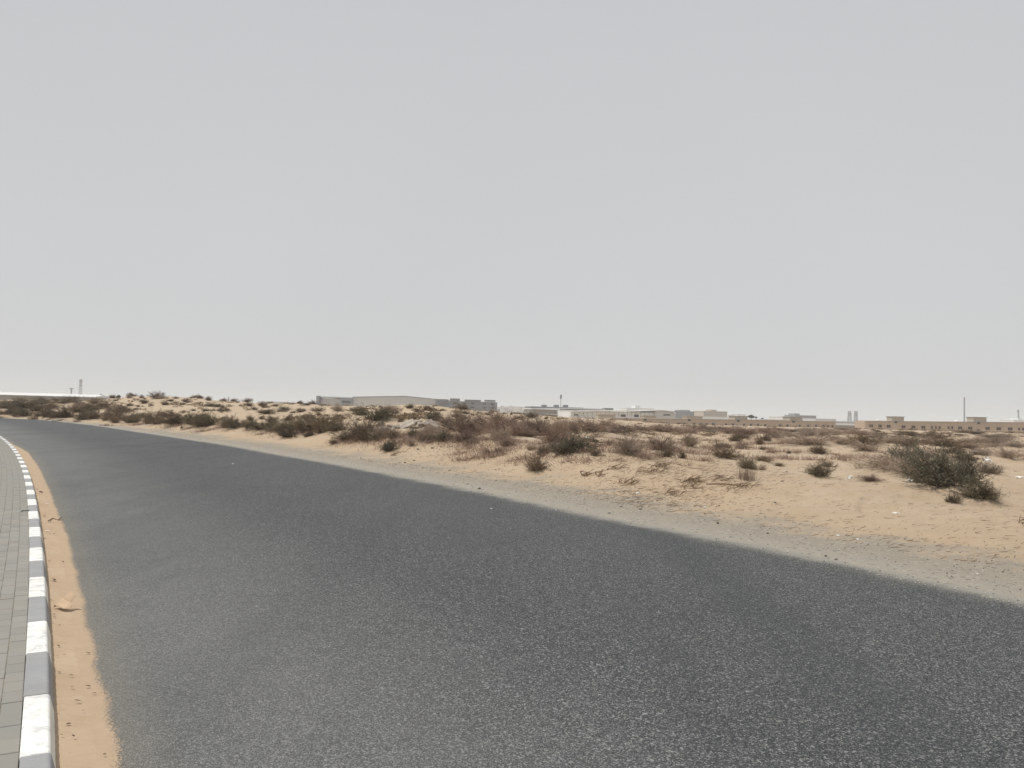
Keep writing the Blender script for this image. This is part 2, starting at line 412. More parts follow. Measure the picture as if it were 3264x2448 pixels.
def plant_mat(name, a, b, var=0.32, trans=0.0):
    q = N(name)
    c = q.mix(q.noise(3.0, 3, vec=q.gen), a, b)
    c = q.mix(q.ramp(q.noise(28, 3, vec=q.gen), 0.35, 0.65, 0, 0.8), c, tuple(x*0.62 for x in a))
    hs = q.t.nodes.new('ShaderNodeHueSaturation'); q.lk(c, hs.inputs['Color'])
    q.lk(q.ramp(q.rnd(), 0, 1, 1 - var, 1 + var), hs.inputs['Value'])
    return q.done(hs.outputs[0], 0.85)
M_DRY = plant_mat('dry_twigs', (0.32, 0.245, 0.19), (0.40, 0.325, 0.26))
M_RED = plant_mat('reddish_dry_stalks', (0.29, 0.205, 0.16), (0.355, 0.265, 0.21))
M_WOOD = plant_mat('shrub_wood', (0.13, 0.095, 0.065), (0.19, 0.145, 0.105))
M_OLIVE = plant_mat('olive_foliage', (0.19, 0.158, 0.102), (0.265, 0.225, 0.15))
M_BROWN = plant_mat('brown_foliage', (0.20, 0.145, 0.092), (0.275, 0.205, 0.135))
M_GREEN = plant_mat('dark_green_foliage', (0.12, 0.118, 0.085), (0.185, 0.175, 0.128))
M_FRESH = plant_mat('fresh_green_foliage', (0.085, 0.105, 0.052), (0.14, 0.155, 0.08))
M_STRAW = plant_mat('straw_stalks', (0.34, 0.25, 0.15), (0.42, 0.32, 0.20))
M_DARKTREE = plant_mat('distant_tree_leaves', (0.045, 0.055, 0.04), (0.075, 0.085, 0.06))
M_STICK = plain('dead_wood', (0.21, 0.145, 0.095), 0.9, 0.3, 12)
M_LEAF = plain('dead_leaf', (0.12, 0.075, 0.045), 0.9, 0.4, 30)
M_CARD = plain('cardboard', (0.56, 0.41, 0.28), 0.85, 0.1, 20)
M_BAG = plain('white_plastic', (0.78, 0.77, 0.74), 0.45, 0.06, 15)
M_STONE = plain('dark_stone', (0.10, 0.085, 0.07), 0.9, 0.4, 25)
M_CONC = plain('broken_concrete', (0.34, 0.30, 0.255), 0.92, 0.3, 3.0)
M_WIRE = plain('rusty_wire', (0.045, 0.04, 0.035), 0.6, 0.2, 30)

# ------------------------------------------------------------------ vegetation meshes (unit radius 1, height about 1)
def ribbons(A, B, w0, w1, rng):
    """thin two-triangle twigs from A to B"""
    D = B - A; up = rng.normal(size=A.shape); S = np.cross(D, up)
    S /= (np.linalg.norm(S, axis=1, keepdims=True) + 1e-9)
    w0 = np.broadcast_to(w0, (len(A),))[:, None]; w1 = np.broadcast_to(w1, (len(A),))[:, None]
    V = np.stack([A - S*w0, A + S*w0, B + S*w1, B - S*w1], 1).reshape(-1, 3)
    i = np.arange(len(A))*4
    return V, np.stack([i, i+1, i+2, i+3], 1)
def leaves(C, size, rng, wd=0.42):
    n_ = len(C); a = rng.normal(size=(n_, 3)); a /= np.linalg.norm(a, axis=1, keepdims=True)
    b = np.cross(a, rng.normal(size=(n_, 3))); b /= np.linalg.norm(b, axis=1, keepdims=True)
    s_ = size*rng.uniform(0.5, 1.4, (n_, 1))
    V = np.stack([C - a*s_, C + b*s_*wd, C + a*s_, C - b*s_*wd], 1).reshape(-1, 3)
    i = np.arange(n_)*4
    return V, np.stack([i, i+1, i+2, i+3], 1)
def cat(parts):
    Vs, Fs, Ms, k = [], [], [], 0
    for (V, Fc), m in parts:
        Vs.append(V); Fs.append(Fc + k); Ms.append(np.full(len(Fc), m)); k += len(V)
    return np.concatenate(Vs), np.concatenate(Fs), np.concatenate(Ms)
def skeleton(rng, stems, twigs, spread=1.0, upright=0.5, lump=0.5, sub=2):
    """stems out of one base and twigs off them; returns segment lists"""
    az = rng.uniform(0, 2*np.pi, stems); el = np.arccos(np.clip(rng.uniform(0, 1, stems)**(1 - 0.6*upright), 0, 1))
    lob = 1 - lump*(0.5 + 0.5*np.sin(az*rng.integers(2, 5) + rng.uniform(0, 6)))
    ln = rng.uniform(0.65, 1.05, stems)*lob
    tip = np.stack([np.cos(az)*np.sin(el)*spread, np.sin(az)*np.sin(el)*spread, np.cos(el)*0.95 + 0.05], 1)*ln[:, None]
    base_ = rng.normal(0, 0.10, (stems, 3)); base_[:, 2] = -0.03
    wind = rng.normal(0, 0.22, 2); tip[:, :2] += wind*(0.4 + tip[:, 2:3])
    mid = base_*0.5 + tip*0.5 + rng.normal(0, 0.06, (stems, 3)); mid[:, 2] = np.maximum(mid[:, 2], 0.02)
    segs = [(base_, mid, 0.011, 0.007), (mid, tip, 0.007, 0.003)]
    k = rng.integers(0, stems, twigs); t = rng.uniform(0.15, 1.0, (twigs, 1))
    st = np.where(t < 0.5, base_[k] + (mid[k] - base_[k])*t*2, mid[k] + (tip[k] - mid[k])*(t*2 - 1))
    dr = (tip[k] - base_[k]); dr /= np.linalg.norm(dr, axis=1, keepdims=True)
    dr = dr + rng.normal(0, 0.55, (twigs, 3)); dr[:, 2] += 0.25*upright
    dr /= np.linalg.norm(dr, axis=1, keepdims=True)
    en = st + dr*rng.uniform(0.10, 0.30, (twigs, 1)); en[:, 2] = np.maximum(en[:, 2], 0.0)
    segs.append((st, en, 0.0042, 0.0016))
    if sub:
        m_ = twigs*sub; k = rng.integers(0, twigs, m_); t = rng.uniform(0.3, 1, (m_, 1))
        s2 = st[k] + (en[k] - st[k])*t; d2 = (en[k] - st[k]); d2 /= np.linalg.norm(d2, axis=1, keepdims=True)
        d2 = d2 + rng.normal(0, 0.6, (m_, 3)); d2 /= np.linalg.norm(d2, axis=1, keepdims=True)
        e2 = s2 + d2*rng.uniform(0.05, 0.15, (m_, 1)); e2[:, 2] = np.maximum(e2[:, 2], 0)
        segs.append((s2, e2, 0.0028, 0.001))
    return segs, tip, st, en
def make_kind(kind, seed):
    rng = np.random.default_rng(seed)
    if kind in ('dry', 'red', 'greydry'):
        segs, tip, st, en = skeleton(rng, 110, 1000, 1.0, 0.55, 0.45, 3)
        return [( 'branches', cat([(ribbons(*s_, rng), 0) for s_ in segs]), [M_RED if kind == 'red' else M_DRY])]
    if kind == 'grass':
        n_ = 260; a = rng.uniform(0, 2*np.pi, n_); r_ = rng.uniform(0, 0.75, n_)**0.7
        A_ = np.stack([np.cos(a)*r_, np.sin(a)*r_, np.full(n_, -0.03)], 1)
        B_ = A_ + np.stack([rng.normal(0, .14, n_), rng.normal(0, .14, n_), rng.uniform(0.3, 1.0, n_)], 1)
        C_ = B_ + np.stack([rng.normal(0, .12, n_), rng.normal(0, .12, n_), rng.uniform(0.0, .15, n_)], 1)
        return [('blades', cat([(ribbons(A_, B_, 0.009, 0.006, rng), 0), (ribbons(B_, C_, 0.006, 0.002, rng), 0)]), [M_RED])]
    if kind == 'sparse':
        segs, tip, st, en = skeleton(rng, 26, 60, 1.0, 0.6, 0.5, 1)
        return [('branches', cat([(ribbons(*s_, rng), 0) for s_ in segs]), [M_STICK])]
    dens = {'olive': (90, 700, 6500, 0.030), 'brown': (85, 650, 5600, 0.030), 'green': (130, 1100, 12000, 0.027), 'fresh': (90, 700, 7500, 0.027)}[kind]
    segs, tip, st, en = skeleton(rng, dens[0], dens[1], 1.0, 0.4, 0.5, 1)
    k = rng.integers(0, len(st), dens[2]); t = rng.uniform(0.1, 1.1, (dens[2], 1))
    C_ = st[k] + (en[k] - st[k])*t + rng.normal(0, 0.022, (dens[2], 3)); C_[:, 2] = np.maximum(C_[:, 2], 0.0)
    mat = {'olive': M_OLIVE, 'brown': M_BROWN, 'green': M_GREEN, 'fresh': M_FRESH}[kind]
    return [('branches', cat([(ribbons(*s_, rng), 0) for s_ in segs]), [M_WOOD]),
            ('foliage', cat([(leaves(C_, dens[3], rng, 0.22), 0)]), [mat])]
KINDS = {}
def kind_meshes(kind, var):
    key = (kind, var)
    if key not in KINDS:
        parts = make_kind(kind, hash(kind) % 1 + 100*var + {'dry': 1, 'red': 2, 'greydry': 3, 'grass': 4, 'sparse': 5, 'olive': 6, 'brown': 7, 'green': 8, 'fresh': 9}[kind])
        sep_ = [(nm, fast_mesh(nm, V, Fc, ms, False)) for nm, (V, Fc, mi), ms in parts]
        if len(parts) == 1: one = sep_[0][1]
        else:
            (n1, (V1, F1, m1), s1), (n2, (V2, F2, m2), s2) = parts
            one = fast_mesh('shrub', np.concatenate([V1, V2]), np.concatenate([F1, F2 + len(V1)]), s1 + s2, False, np.concatenate([m1, m2 + 1]))
        KINDS[key] = (sep_, one, parts)
    return KINDS[key]

# hand surveyed shrubs: (px, base py, width px, height px, kind, label key)
B = [
 # the left belt beside the road, far to near
 (28,1328,60,34,'olive',0),(78,1331,48,34,'olive',0),(150,1335,58,38,'brown',0),(212,1340,80,42,'brown',0),(288,1341,70,36,'olive',0),
 (367,1351,40,24,'brown',0),(420,1354,60,34,'olive',0),(483,1356,62,30,'brown',0),(560,1360,62,32,'olive',0),(615,1362,45,30,'brown',0),
 (650,1365,75,30,'brown',0),(730,1363,60,32,'olive',0),(790,1366,60,22,'brown',0),(830,1379,105,28,'olive',0),(910,1372,55,24,'olive',0),
 (985,1370,50,24,'brown',0),(920,1401,80,40,'olive',0),(980,1399,48,28,'brown',0),(390,1323,100,26,'brown',0),(530,1336,80,24,'brown',0),
 (110,1318,90,30,'brown',0),(20,1308,80,22,'olive',0),(250,1322,90,24,'brown',0),(335,1336,60,22,'brown',0),(455,1338,60,24,'olive',0),
 (580,1371,10,12,'brown','lone tiny brown shrub on the bare verge, nearer the road than the left belt'),
 # middle left mounds
 (868,1352,62,24,'olive',1),(918,1346,37,28,'brown',1),(975,1343,60,24,'brown',1),(950,1349,23,12,'brown',1),(1018,1327,25,12,'brown',1),
 (1026,1348,20,13,'olive',1),(1070,1343,47,26,'brown',1),(800,1344,30,22,'brown',1),(832,1340,28,16,'brown',1),(850,1326,72,18,'olive',1),
 (957,1315,34,14,'olive',1),(1012,1316,52,18,'brown',1),(700,1316,60,12,'brown',1),(655,1314,36,10,'olive',1),
 # front belt by the rubble
 (1070,1383,88,42,'olive','wide olive brown shrub at the left end of the belt before the rubble'),
 (1062,1422,30,28,'brown','small pointed brown shrub at the road end of the belt, left of the sand bank'),
 (1112,1414,85,44,'olive',2),(1165,1408,60,46,'brown',2),(1205,1409,65,48,'olive',2),(1252,1408,62,46,'brown',2),
 (1237,1444,64,40,'green','dark leaning green shrub rooted in the face of the sand bank'),
 (1312,1427,42,52,'dry','pale brown dry shrub just right of the dark leaning shrub on the bank'),
 (1365,1391,75,50,'dry','purple grey brushwood shrub in front of the rubble heap'),
 (1370,1410,40,28,'olive',3),(1415,1415,68,42,'olive',3),
 (1500,1388,120,46,'red',4),(1440,1380,80,42,'dry',4),(1580,1385,100,44,'red',4),(1640,1402,110,58,'red',4),(1690,1372,80,36,'red',4),(1745,1395,90,46,'red',4),(1800,1378,90,50,'red',4),
 (1495,1424,58,30,'dry',5),(1620,1431,85,44,'red',5),(1545,1408,50,26,'dry',5),(1690,1440,60,36,'dry',5),
 (1556,1454,30,24,'brown','left of two small dark tufts on the bare sand bank in the middle'),
 (1588,1453,32,32,'brown','right of two small dark tufts on the bare sand bank in the middle'),
 (1645,1489,50,28,'sparse','sparse leafless stalks standing just left of the dark front bush'),
 # behind the rubble and on the hump
 (1215,1327,100,48,'dry','tall grey brushwood above the fresh green bush on the hump'),
 (1195,1353,110,50,'fresh','fresh green bush left above the rubble heap'),
 (1150,1330,60,36,'olive','grey olive bush touching the left flank of the fresh green bush'),
 (1078,1316,68,40,'dry','grey brush standing before the dark corner of the big grey warehouse'),
 (1128,1315,54,16,'brown','low dark brown shrub right of the grey brush on the hump'),
 (1250,1320,60,40,'dry','brown grey brush right of the tall grey brushwood on the hump'),
 (1390,1348,56,36,'green','round grey green bush on the hump right of the rubble'),
 (1397,1328,38,24,'dry','small grey twiggy shrub behind the round grey green bush'),
 (1425,1356,44,24,'brown','dark brown shrub at the right foot of the round grey green bush'),
 (1272,1350,27,26,'brown','dark shrub growing out of the top of the rubble heap'),
 (1208,1363,34,20,'green','low dark shrub at the left end of the rubble heap'),
 (1303,1306,34,20,'brown',6),(1330,1316,28,14,'brown',6),(1363,1309,30,20,'olive',6),(1480,1311,50,22,'brown',6),(1455,1331,24,12,'brown',6),
 (1478,1341,32,18,'brown',6),(1510,1327,18,9,'brown',6),(1568,1317,17,9,'brown',6),(1605,1320,14,8,'brown',6),(1592,1346,42,28,'olive',6),
 (1628,1323,12,8,'olive',6),(1655,1341,38,18,'brown',6),(1693,1334,42,18,'green',6),(1738,1337,20,10,'brown',6),
 # the middle
 (1800,1457,128,76,'green','big dark green bush on the crest of the bank in the middle of the view'),
 (1733,1459,66,66,'dry','purple grey twiggy shrub against the left side of the big dark green bush'),
 (1712,1511,98,58,'brown','dark brown bush below the big dark green bush, at the foot of the bank'),
 (1893,1459,64,32,'brown','rust brown low shrub right of the big dark green bush'),
 (1993,1463,130,108,'dry','tall rounded grey brown brushwood bush right of the big dark green bush'),
 (2075,1423,44,56,'dry','slim purple dry shrub behind the right side of the tall brushwood bush'),
 (2115,1467,84,38,'brown','low dark shrub with pale rags caught in it, right of the tall brushwood'),
 (2178,1467,34,34,'brown','small dark shrub at the right end of the low dark shrub'),
 (2195,1435,100,52,'dry','spreading brown brush below the beige compound, centre right'),
 (2290,1440,50,52,'dry','upright thin brush between the two grey brown shrubs, right of centre'),
 (2300,1466,105,40,'brown','wide dark grey brown shrub right of centre on the bank'),
 (2375,1404,78,36,'red','brown brush beyond the bare sand hollow, right of centre'),
 (2365,1434,62,30,'grass','pale dry grass patch right of the bare sand hollow'),
 (2385,1500,72,50,'olive','olive topped bush above the reddish stalks at the edge of the bank'),
 (2378,1532,80,44,'grass','reddish dry stalks under the olive topped bush'),
 (2430,1501,32,34,'red','small reddish shrub right of the olive topped bush'),
 (2425,1421,34,38,'brown','small rust shrub right of the pale dry grass'),
 (1870,1381,76,50,'red','tall purple brush before the left end of the beige compound'),
 (1922,1366,84,36,'red','long purple brush just below the left end of the beige compound'),
 (2102,1365,30,14,'brown','small brown mound shrub close under the beige compound'),
 # right of centre
 (2480,1401,78,30,'dry',7),(2545,1403,64,28,'dry',7),(2590,1392,27,14,'olive',7),(2655,1411,94,28,'red',7),(2432,1421,0,0,'',None),
 (2750,1431,115,48,'dry',7),(2770,1446,130,52,'dry',7),(2905,1431,90,30,'brown',7),(2970,1428,64,24,'brown',7),(2825,1412,54,24,'olive',7),
 (3040,1452,90,38,'brown',7),(3110,1460,100,44,'dry',7),(3187,1393,28,12,'brown',7),(3210,1467,95,64,'dry',7),(3000,1420,70,24,'brown',7),(3150,1430,80,34,'dry',7),
 (2610,1452,80,42,'brown','dark spiky shrub on its own sand mound, right of centre'),
 (2425,1442,26,14,'brown','tiny brown shrub on the bare sand left of the spiky shrub'),
 (2487,1493,44,20,'brown','low brown tuft on the bank, right of the reddish stalks'),
 (2612,1527,90,52,'olive','olive topped tuft with brown stems on the bare foreground bank at right'),
 (2680,1536,38,24,'sparse','sparse twigs between the olive topped tuft and the white bag'),
 (2780,1549,100,36,'red','low grey purple grassy shrub right of the white bag'),
 (2735,1502,95,38,'sparse','pale leafless sprawling twigs at the left of the biggest bushes'),
 (2835,1513,170,84,'dry','grey brown swept brushwood joined to the left side of the biggest bush'),
 (2880,1500,110,70,'green','dark grey green core bush in the swept brushwood at right'),
 (3005,1577,205,132,'green','biggest dark olive bush at the right of the view'),
 (2910,1535,150,86,'dry','pale purple brush spilling between the swept brushwood and the biggest bush'),
 (3080,1560,150,100,'green','right half of the dark olive clump, just behind the brownish olive bush'),
 (2935,1562,90,60,'olive','low olive front skirt at the left foot of the biggest bush'),
 (3130,1598,125,74,'olive','brownish olive bush against the right front of the biggest bush'),
 (3035,1604,48,38,'olive','small olive tuft in front of the biggest bush'),
 (3165,1522,115,66,'dry','purple grey brush behind the white bag near the right edge'),
 (3085,1482,120,40,'brown','dark brush rising behind the biggest bush'),
 (2940,1470,130,40,'dry','grey dry brush behind the left shoulder of the biggest bush'),
]
SHARED = {
 0: ('low brown olive shrub in the dense belt along the far road edge at left', 'shrubs in the belt along the far road edge at left'),
 1: ('dark rounded low shrub among sand mounds between left belt and big warehouse', 'rounded shrubs among the sand mounds left of the warehouse'),
 2: ('brown shrub in the continuous hedge-like belt in front of the rubble heap', 'shrubs in the belt in front of the rubble heap'),
 3: ('pale olive shrub at the right end of the belt before the rubble', 'pale olive shrubs right of the belt'),
 4: ('reddish purple brush in the long band beneath the sandy hump', 'reddish brush in the band beneath the hump'),
 5: ('thin dry brown brush on the near edge of the reddish band', 'thin dry brush at the near edge of the reddish band'),
 6: ('small shrub dotting the sandy hump in front of the grey warehouses', 'small shrubs on the hump before the grey warehouses'),
 7: ('brown grey brush in the broad thicket behind the biggest bushes at right', 'brush in the thicket at right'),
}
ZONES = [  # x0, x1, y0, y1, count, width m lo/hi, kinds, label, group, aspect
 (0,1050,1332,1337,30,1.3,2.2,('olive','brown','brown'),'low brown olive shrub in the dense belt along the far road edge at left','shrubs in the belt along the far road edge at left',0.55),
 (1090,1440,1398,1412,6,0.8,1.2,('olive','brown','dry'),'brown shrub in the continuous hedge-like belt in front of the rubble heap','shrubs in the belt in front of the rubble heap',0.75),
 (1440,1830,1372,1425,18,0.9,1.6,('red','dry','red'),'reddish purple brush in the long band beneath the sandy hump','reddish brush in the band beneath the hump',0.7),
 (300,1000,1272,1318,44,0.7,1.7,('brown','olive','brown'),'tiny dark shrub dotted over the pale dune face at left','tiny shrubs on the dune face at left',0.42),
 (350,720,1262,1282,12,1.0,2.2,('brown','dry'),'dark shrub on the skyline crest of the left dune','shrubs on the crest of the left dune',0.5),
 (0,330,1282,1312,26,1.8,4.0,('brown','olive','dry'),'hazy brown shrub on the flat before the long white roofed warehouse','shrubs before the long white roofed warehouse',0.4),
 (1280,1760,1300,1350,16,0.4,1.1,('brown','olive','brown'),'very small brown tuft scattered on the sandy hump in the middle','very small tufts on the hump in the middle',0.45),
 (1780,2440,1376,1394,22,1.6,3.2,('red','red','dry'),'low reddish brush in the flat band below the beige compound','reddish brush below the beige compound',0.24),
 (1850,2450,1400,1450,10,0.5,1.2,('red','brown','sparse'),'small dry tuft on the open sand behind the middle bushes','small dry tufts behind the middle bushes',0.6),
 (2420,3250,1378,1400,26,1.5,4.0,('brown','red','dry'),'thin brown scrub line on the far flat before the long beige building','scrub lines on the far flat at right',0.15),
 (2500,3250,1402,1440,20,1.4,2.8,('dry','brown','dry'),'mixed brown scrub between the far flat and the thicket at right','scrub behind the thicket at right',0.27),
 (2420,2700,1440,1500,8,0.25,0.6,('sparse','brown'),'tiny dry tuft on the bare sand right of centre','tiny dry tufts on the bare sand right of centre',0.5),
]
PHRASE = {0: 'the roadside belt', 1: 'the sand mounds', 2: 'the rubble belt', 3: 'the rubble belt end',
 4: 'the reddish band', 5: 'the reddish band edge', 6: 'the sandy hump', 7: 'the right thicket'}
ZPH = ['the roadside belt', 'the rubble belt', 'the reddish band', 'the dune face', 'the skyline crest', 'the far left flat',
 'the sandy hump', 'the far strip', 'the open middle sand', 'the far right flat', 'the scrub strip', 'the bare sand']
MARKS = [(300,'long white roofed warehouse'),(620,'left dune crest'),(1000,'low far roofs'),(1200,'big warehouse left half'),(1390,'big warehouse right half'),(1580,'stepped office'),(1700,'pale gabled warehouse'),
 (1820,'white roofed shed'),(2000,'arched shed left half'),(2150,'arched shed right half'),(2240,'grey apartment block'),(2345,'beige apartment block'),(2440,'dark distant tree'),(2600,'block with square tower'),(2670,'compound right end'),(2757,'twin lattice towers'),
 (2900,'left roof hut'),(3060,'wall between roof huts'),(3200,'right roof hut'),(9999,'factory chimney')]
ADJ = {'dry': 'grey leafless', 'red': 'reddish leafless', 'brown': 'dark brown', 'olive': 'olive brown', 'green': 'dark green', 'sparse': 'sparse twiggy', 'grass': 'grassy'}
def place_label(px, kd, w, w_mid, phrase):
    mk = next(m for x_, m in MARKS if px < x_)
    l = f"{'broad' if w > w_mid*1.12 else 'small' if w < w_mid*0.88 else 'middling'} {ADJ[kd]} shrub in {phrase}, below the {mk}"
    return l, l
bush_list = []   # px, py, w, h, kind, label, group, depth-known
for px, py, w, h, kd, lb in B:
    if not kd: continue
    if isinstance(lb, int): label, group = place_label(px, kd, w, 62, PHRASE[lb])
    else: label, group = lb, None
    x, y, dep = hit(px, py)
    kw, kh = (1.28, 0.78) if kd in ('dry', 'red') else (1.0, 0.95) if kd in ('grass', 'sparse') else (1.42, 1.08)
    if lb == 2: kh *= 0.8
    if px > 2700 and py > 1490: kw *= 1.15; kh *= 1.04
    if px > 2440 and kd in ('dry', 'red', 'brown'): kh *= 0.88
    bush_list.append([x, y, w*dep/F*kw, h*dep/F*kh, kd, label, group])
for zi, (x0, x1, y0, y1, cnt, s0, s1, ks, label, group, asp) in enumerate(ZONES):
    for i in range(cnt):
        px = x0 + (x1 - x0)*((i + random.random())/cnt); py = random.uniform(y0, y1) + (px - (x0+x1)/2)*(0.062 if y0 == 1332 else 0.012); py += (24 if y0 == 1332 else 0)
        x, y, dep = hit(px, py)
        if dep > 300: continue
        w = random.uniform(s0, s1)*(0.75 + 0.5*random.random())*1.35
        kd = random.choice(ks); label, group = place_label(px, kd, w, (s0 + s1)/2*1.35, ZPH[zi])
        bush_list.append([x, y, w, w*asp*random.uniform(0.5, 0.85), kd, label, group])
for b in bush_list:
    dep = math.hypot(b[0], b[1])
    MOUNDS.append((b[0], b[1] + 0.1*b[2], max(0.3, b[2]*0.5), min(0.30, 0.08*b[2])*(1.0 if b[4] not in ('sparse', 'grass') else 0.4)))

# ------------------------------------------------------------------ ground sheet
def build_ground():
    az = np.concatenate([np.linspace(-180, -44, 46)[:-1], np.linspace(-44, 42, 900), np.linspace(42, 180, 46)[1:-1]])
    az = np.radians(az)
    rr = np.concatenate([np.geomspace(0.6, 7.5, 22)[:-1], np.geomspace(7.5, 150, 500), np.geomspace(150, 7000, 90)[1:]])
    A_, R_ = np.meshgrid(az, rr); X = R_*np.sin(A_); Y = R_*np.cos(A_)
    Z = land(X, Y)
    m = np.zeros_like(Z)
    for mx, my, mr_, mh in MOUNDS:
        r_ = math.hypot(mx, my); a_ = math.atan2(mx, my); da = 2.2*mr_/r_
        i0, i1 = np.searchsorted(rr, r_ - 2.2*mr_), np.searchsorted(rr, r_ + 2.2*mr_)
        j0, j1 = np.searchsorted(az, a_ - da), np.searchsorted(az, a_ + da)
        sl = (slice(i0, i1 + 1), slice(j0, j1 + 1))
        q_ = ((X[sl] - mx)**2 + (Y[sl] - my)**2)/(mr_*mr_)
        m[sl] = np.maximum(m[sl], mh*np.exp(-q_*1.4))
    Z = Z + m
    nr, na = X.shape
    V = np.stack([X, Y, Z], -1).reshape(-1, 3)
    i, j = np.meshgrid(np.arange(nr - 1), np.arange(na), indexing='ij'); j2 = (j + 1) % na
    Fc = np.stack([i*na + j, i*na + j2, (i+1)*na + j2, (i+1)*na + j], -1).reshape(-1, 4)[:, ::-1]
    me = fast_mesh('sand_ground', V, Fc, [SAND], True)
    th, rho = polar(V[:, 0].astype(float), V[:, 1].astype(float)); d = rho - rho_far(th)
    d = np.where(rho < RK, 50.0, d)
    s = s_of(th)
    for nm, val in (('edge_distance', d), ('shoulder_inner', np.interp(s, [5, 30, 60, 90], [1.3, 1.4, 0.8, 0.2])),
                    ('shoulder_width', np.interp(s, [5, 30, 60, 90], [2.7, 3.1, 2.0, 0.8]))):
        at = me.attributes.new(nm, 'FLOAT', 'POINT'); at.data.foreach_set('value', np.asarray(val, np.float32))
    return struct(new_obj('sand_ground', me))
build_ground()

# ------------------------------------------------------------------ carriageway
def build_road():
    s = np.concatenate([np.linspace(-60, 0, 20)[:-1], np.linspace(0, 110, 560), np.linspace(110, 190, 30)[1:]])
    th = th_of(s); rf = rho_far(th) + 0.10*fbm(s/0.5, s*0, 91, 3) + 0.1
    t = np.linspace(0, 1, 40)
    TH, T_ = np.meshgrid(th, t, indexing='ij'); RHO = RK - 0.12 + (rf[:, None] - RK + 0.12)*T_
    X, Y = unpolar(TH, RHO)
    V = np.stack([X, Y, 0.004*fbm(X/2, Y/2, 55, 2)], -1).reshape(-1, 3); a, b = X.shape
    i, j = np.meshgrid(np.arange(a - 1), np.arange(b - 1), indexing='ij')
    Fc = np.stack([i*b + j, (i+1)*b + j, (i+1)*b + j + 1, i*b + j + 1], -1).reshape(-1, 4)[:, ::-1]
    me = fast_mesh('road', V, Fc, [ASPH], True)
    for nm, val in (('kerb_distance', RHO - RK), ('far_distance', rho_far(TH) + 0.05 - RHO), ('sand_distance', RHO - RK - sand_w(TH))):
        at = me.attributes.new(nm, 'FLOAT', 'POINT'); at.data.foreach_set('value', val.ravel().astype(np.float32))
    o_ = struct(new_obj('road', me)); return o_
build_road()
def build_drift():
    s = np.linspace(-6, 62, 1500); th = th_of(s); w = sand_w(th) - 0.10 + 0.02*fbm(s/0.5, s*0, 12, 3)
    w = np.maximum(w, 0.03); t = np.linspace(0, 1, 26)
    TH, T_ = np.meshgrid(th, t, indexing='ij'); RHO = RK + (w[:, None])*T_
    X, Y = unpolar(TH, RHO)
    rip = 0.0048*np.sin(s[:, None]*2*np.pi/0.13 + 3.5*fbm(X/0.4, Y/0.4, 6, 2) + 2.5*T_)
    Z = 0.030*np.minimum(1, w[:, None]/0.4)*(1 - T_**1.4) - 0.006*T_ + rip*np.sin(np.pi*np.clip(T_, 0, 1)) + 0.006*fbm(X/0.3, Y/0.3, 4, 3)*(1 - T_)
    V = np.stack([X, Y, Z + 0.004], -1).reshape(-1, 3); a, b = X.shape
    i, j = np.meshgrid(np.arange(a - 1), np.arange(b - 1), indexing='ij')
    Fc = np.stack([i*b + j, (i+1)*b + j, (i+1)*b + j + 1, i*b + j + 1], -1).reshape(-1, 4)[:, ::-1]
    o_ = new_obj('sand_drift', fast_mesh('sand_drift', V, Fc, [DRIFT], True)); struct(o_)
build_drift()

# ------------------------------------------------------------------ kerb of separate stones
KW, KH = 0.128, 0.12
def kshift(s): return 0.036*np.clip(1 - np.asarray(s)/13.0, -0.0, 1.15)   # the real line eases off its circle near the viewer
KB = [(150,1974),(146.5,1836),(139.7,1744),(128.8,1679),(123.4,1629),(117.2,1591),(109.8,1560),(103.9,1536),(96.8,1515),(90.4,1499),(83.5,1482),(77.8,1469),(71.4,1457),(64.7,1447),(58.2,1438),(51.5,1430),(44.3,1423),(38,1417),(31.6,1410),(25.3,1405),(19,1400),(11.8,1395),(6.3,1391)]
ks = np.array([s_of(polar(*ground(x, y, KH)[:2])[0]) for x, y in KB])
cf = np.polyfit(np.arange(len(ks)), ks, 2)               # joints where the photograph shows them
def joint(k):                                            # k in whole stones; even = far end of a white one
    return cf[2] + cf[1]*(k/2) + cf[0]*(k/2)**2 if -8 < k < 60 else (joint(-7) + (k + 7)*cf[1]/2 if k <= -8 else joint(59) + (k - 59)*0.77)
def kerb_mesh(name, mat, length):
    pr = [(-KW, -0.15), (-KW, KH - 0.006), (-KW + 0.006, KH)]
    for a in np.linspace(0, math.pi/2*0.9, 5): pr.append((-0.024 + 0.022*math.sin(a), KH - 0.022 + 0.022*math.cos(a)))
    pr += [(0.024, 0.0), (0.026, -0.15)]
    n_ = len(pr); V = []; l2 = length/2; c_ = 0.004
    for yy, ins in ((-l2, 1), (-l2 + c_, 0), (0, 0), (l2 - c_, 0), (l2, 1)):
        for x_, z_ in pr: V.append((x_ + (0.003 if ins and x_ < -0.08 else -0.003 if ins else 0), yy, z_ - (0.003 if ins else 0)))
    Fc = [(k*n_ + i, k*n_ + (i+1) % n_, (k+1)*n_ + (i+1) % n_, (k+1)*n_ + i) for k in range(4) for i in range(n_)]
    Fc += [tuple(range(n_))[::-1], tuple(range(4*n_, 5*n_))]
    me = bpy.data.meshes.new(name); me.from_pydata(V, [], [f_[::-1] for f_ in Fc]); me.update(); me.materials.append(mat); return me
kerb = struct(empty('kerb'))
kme = {}
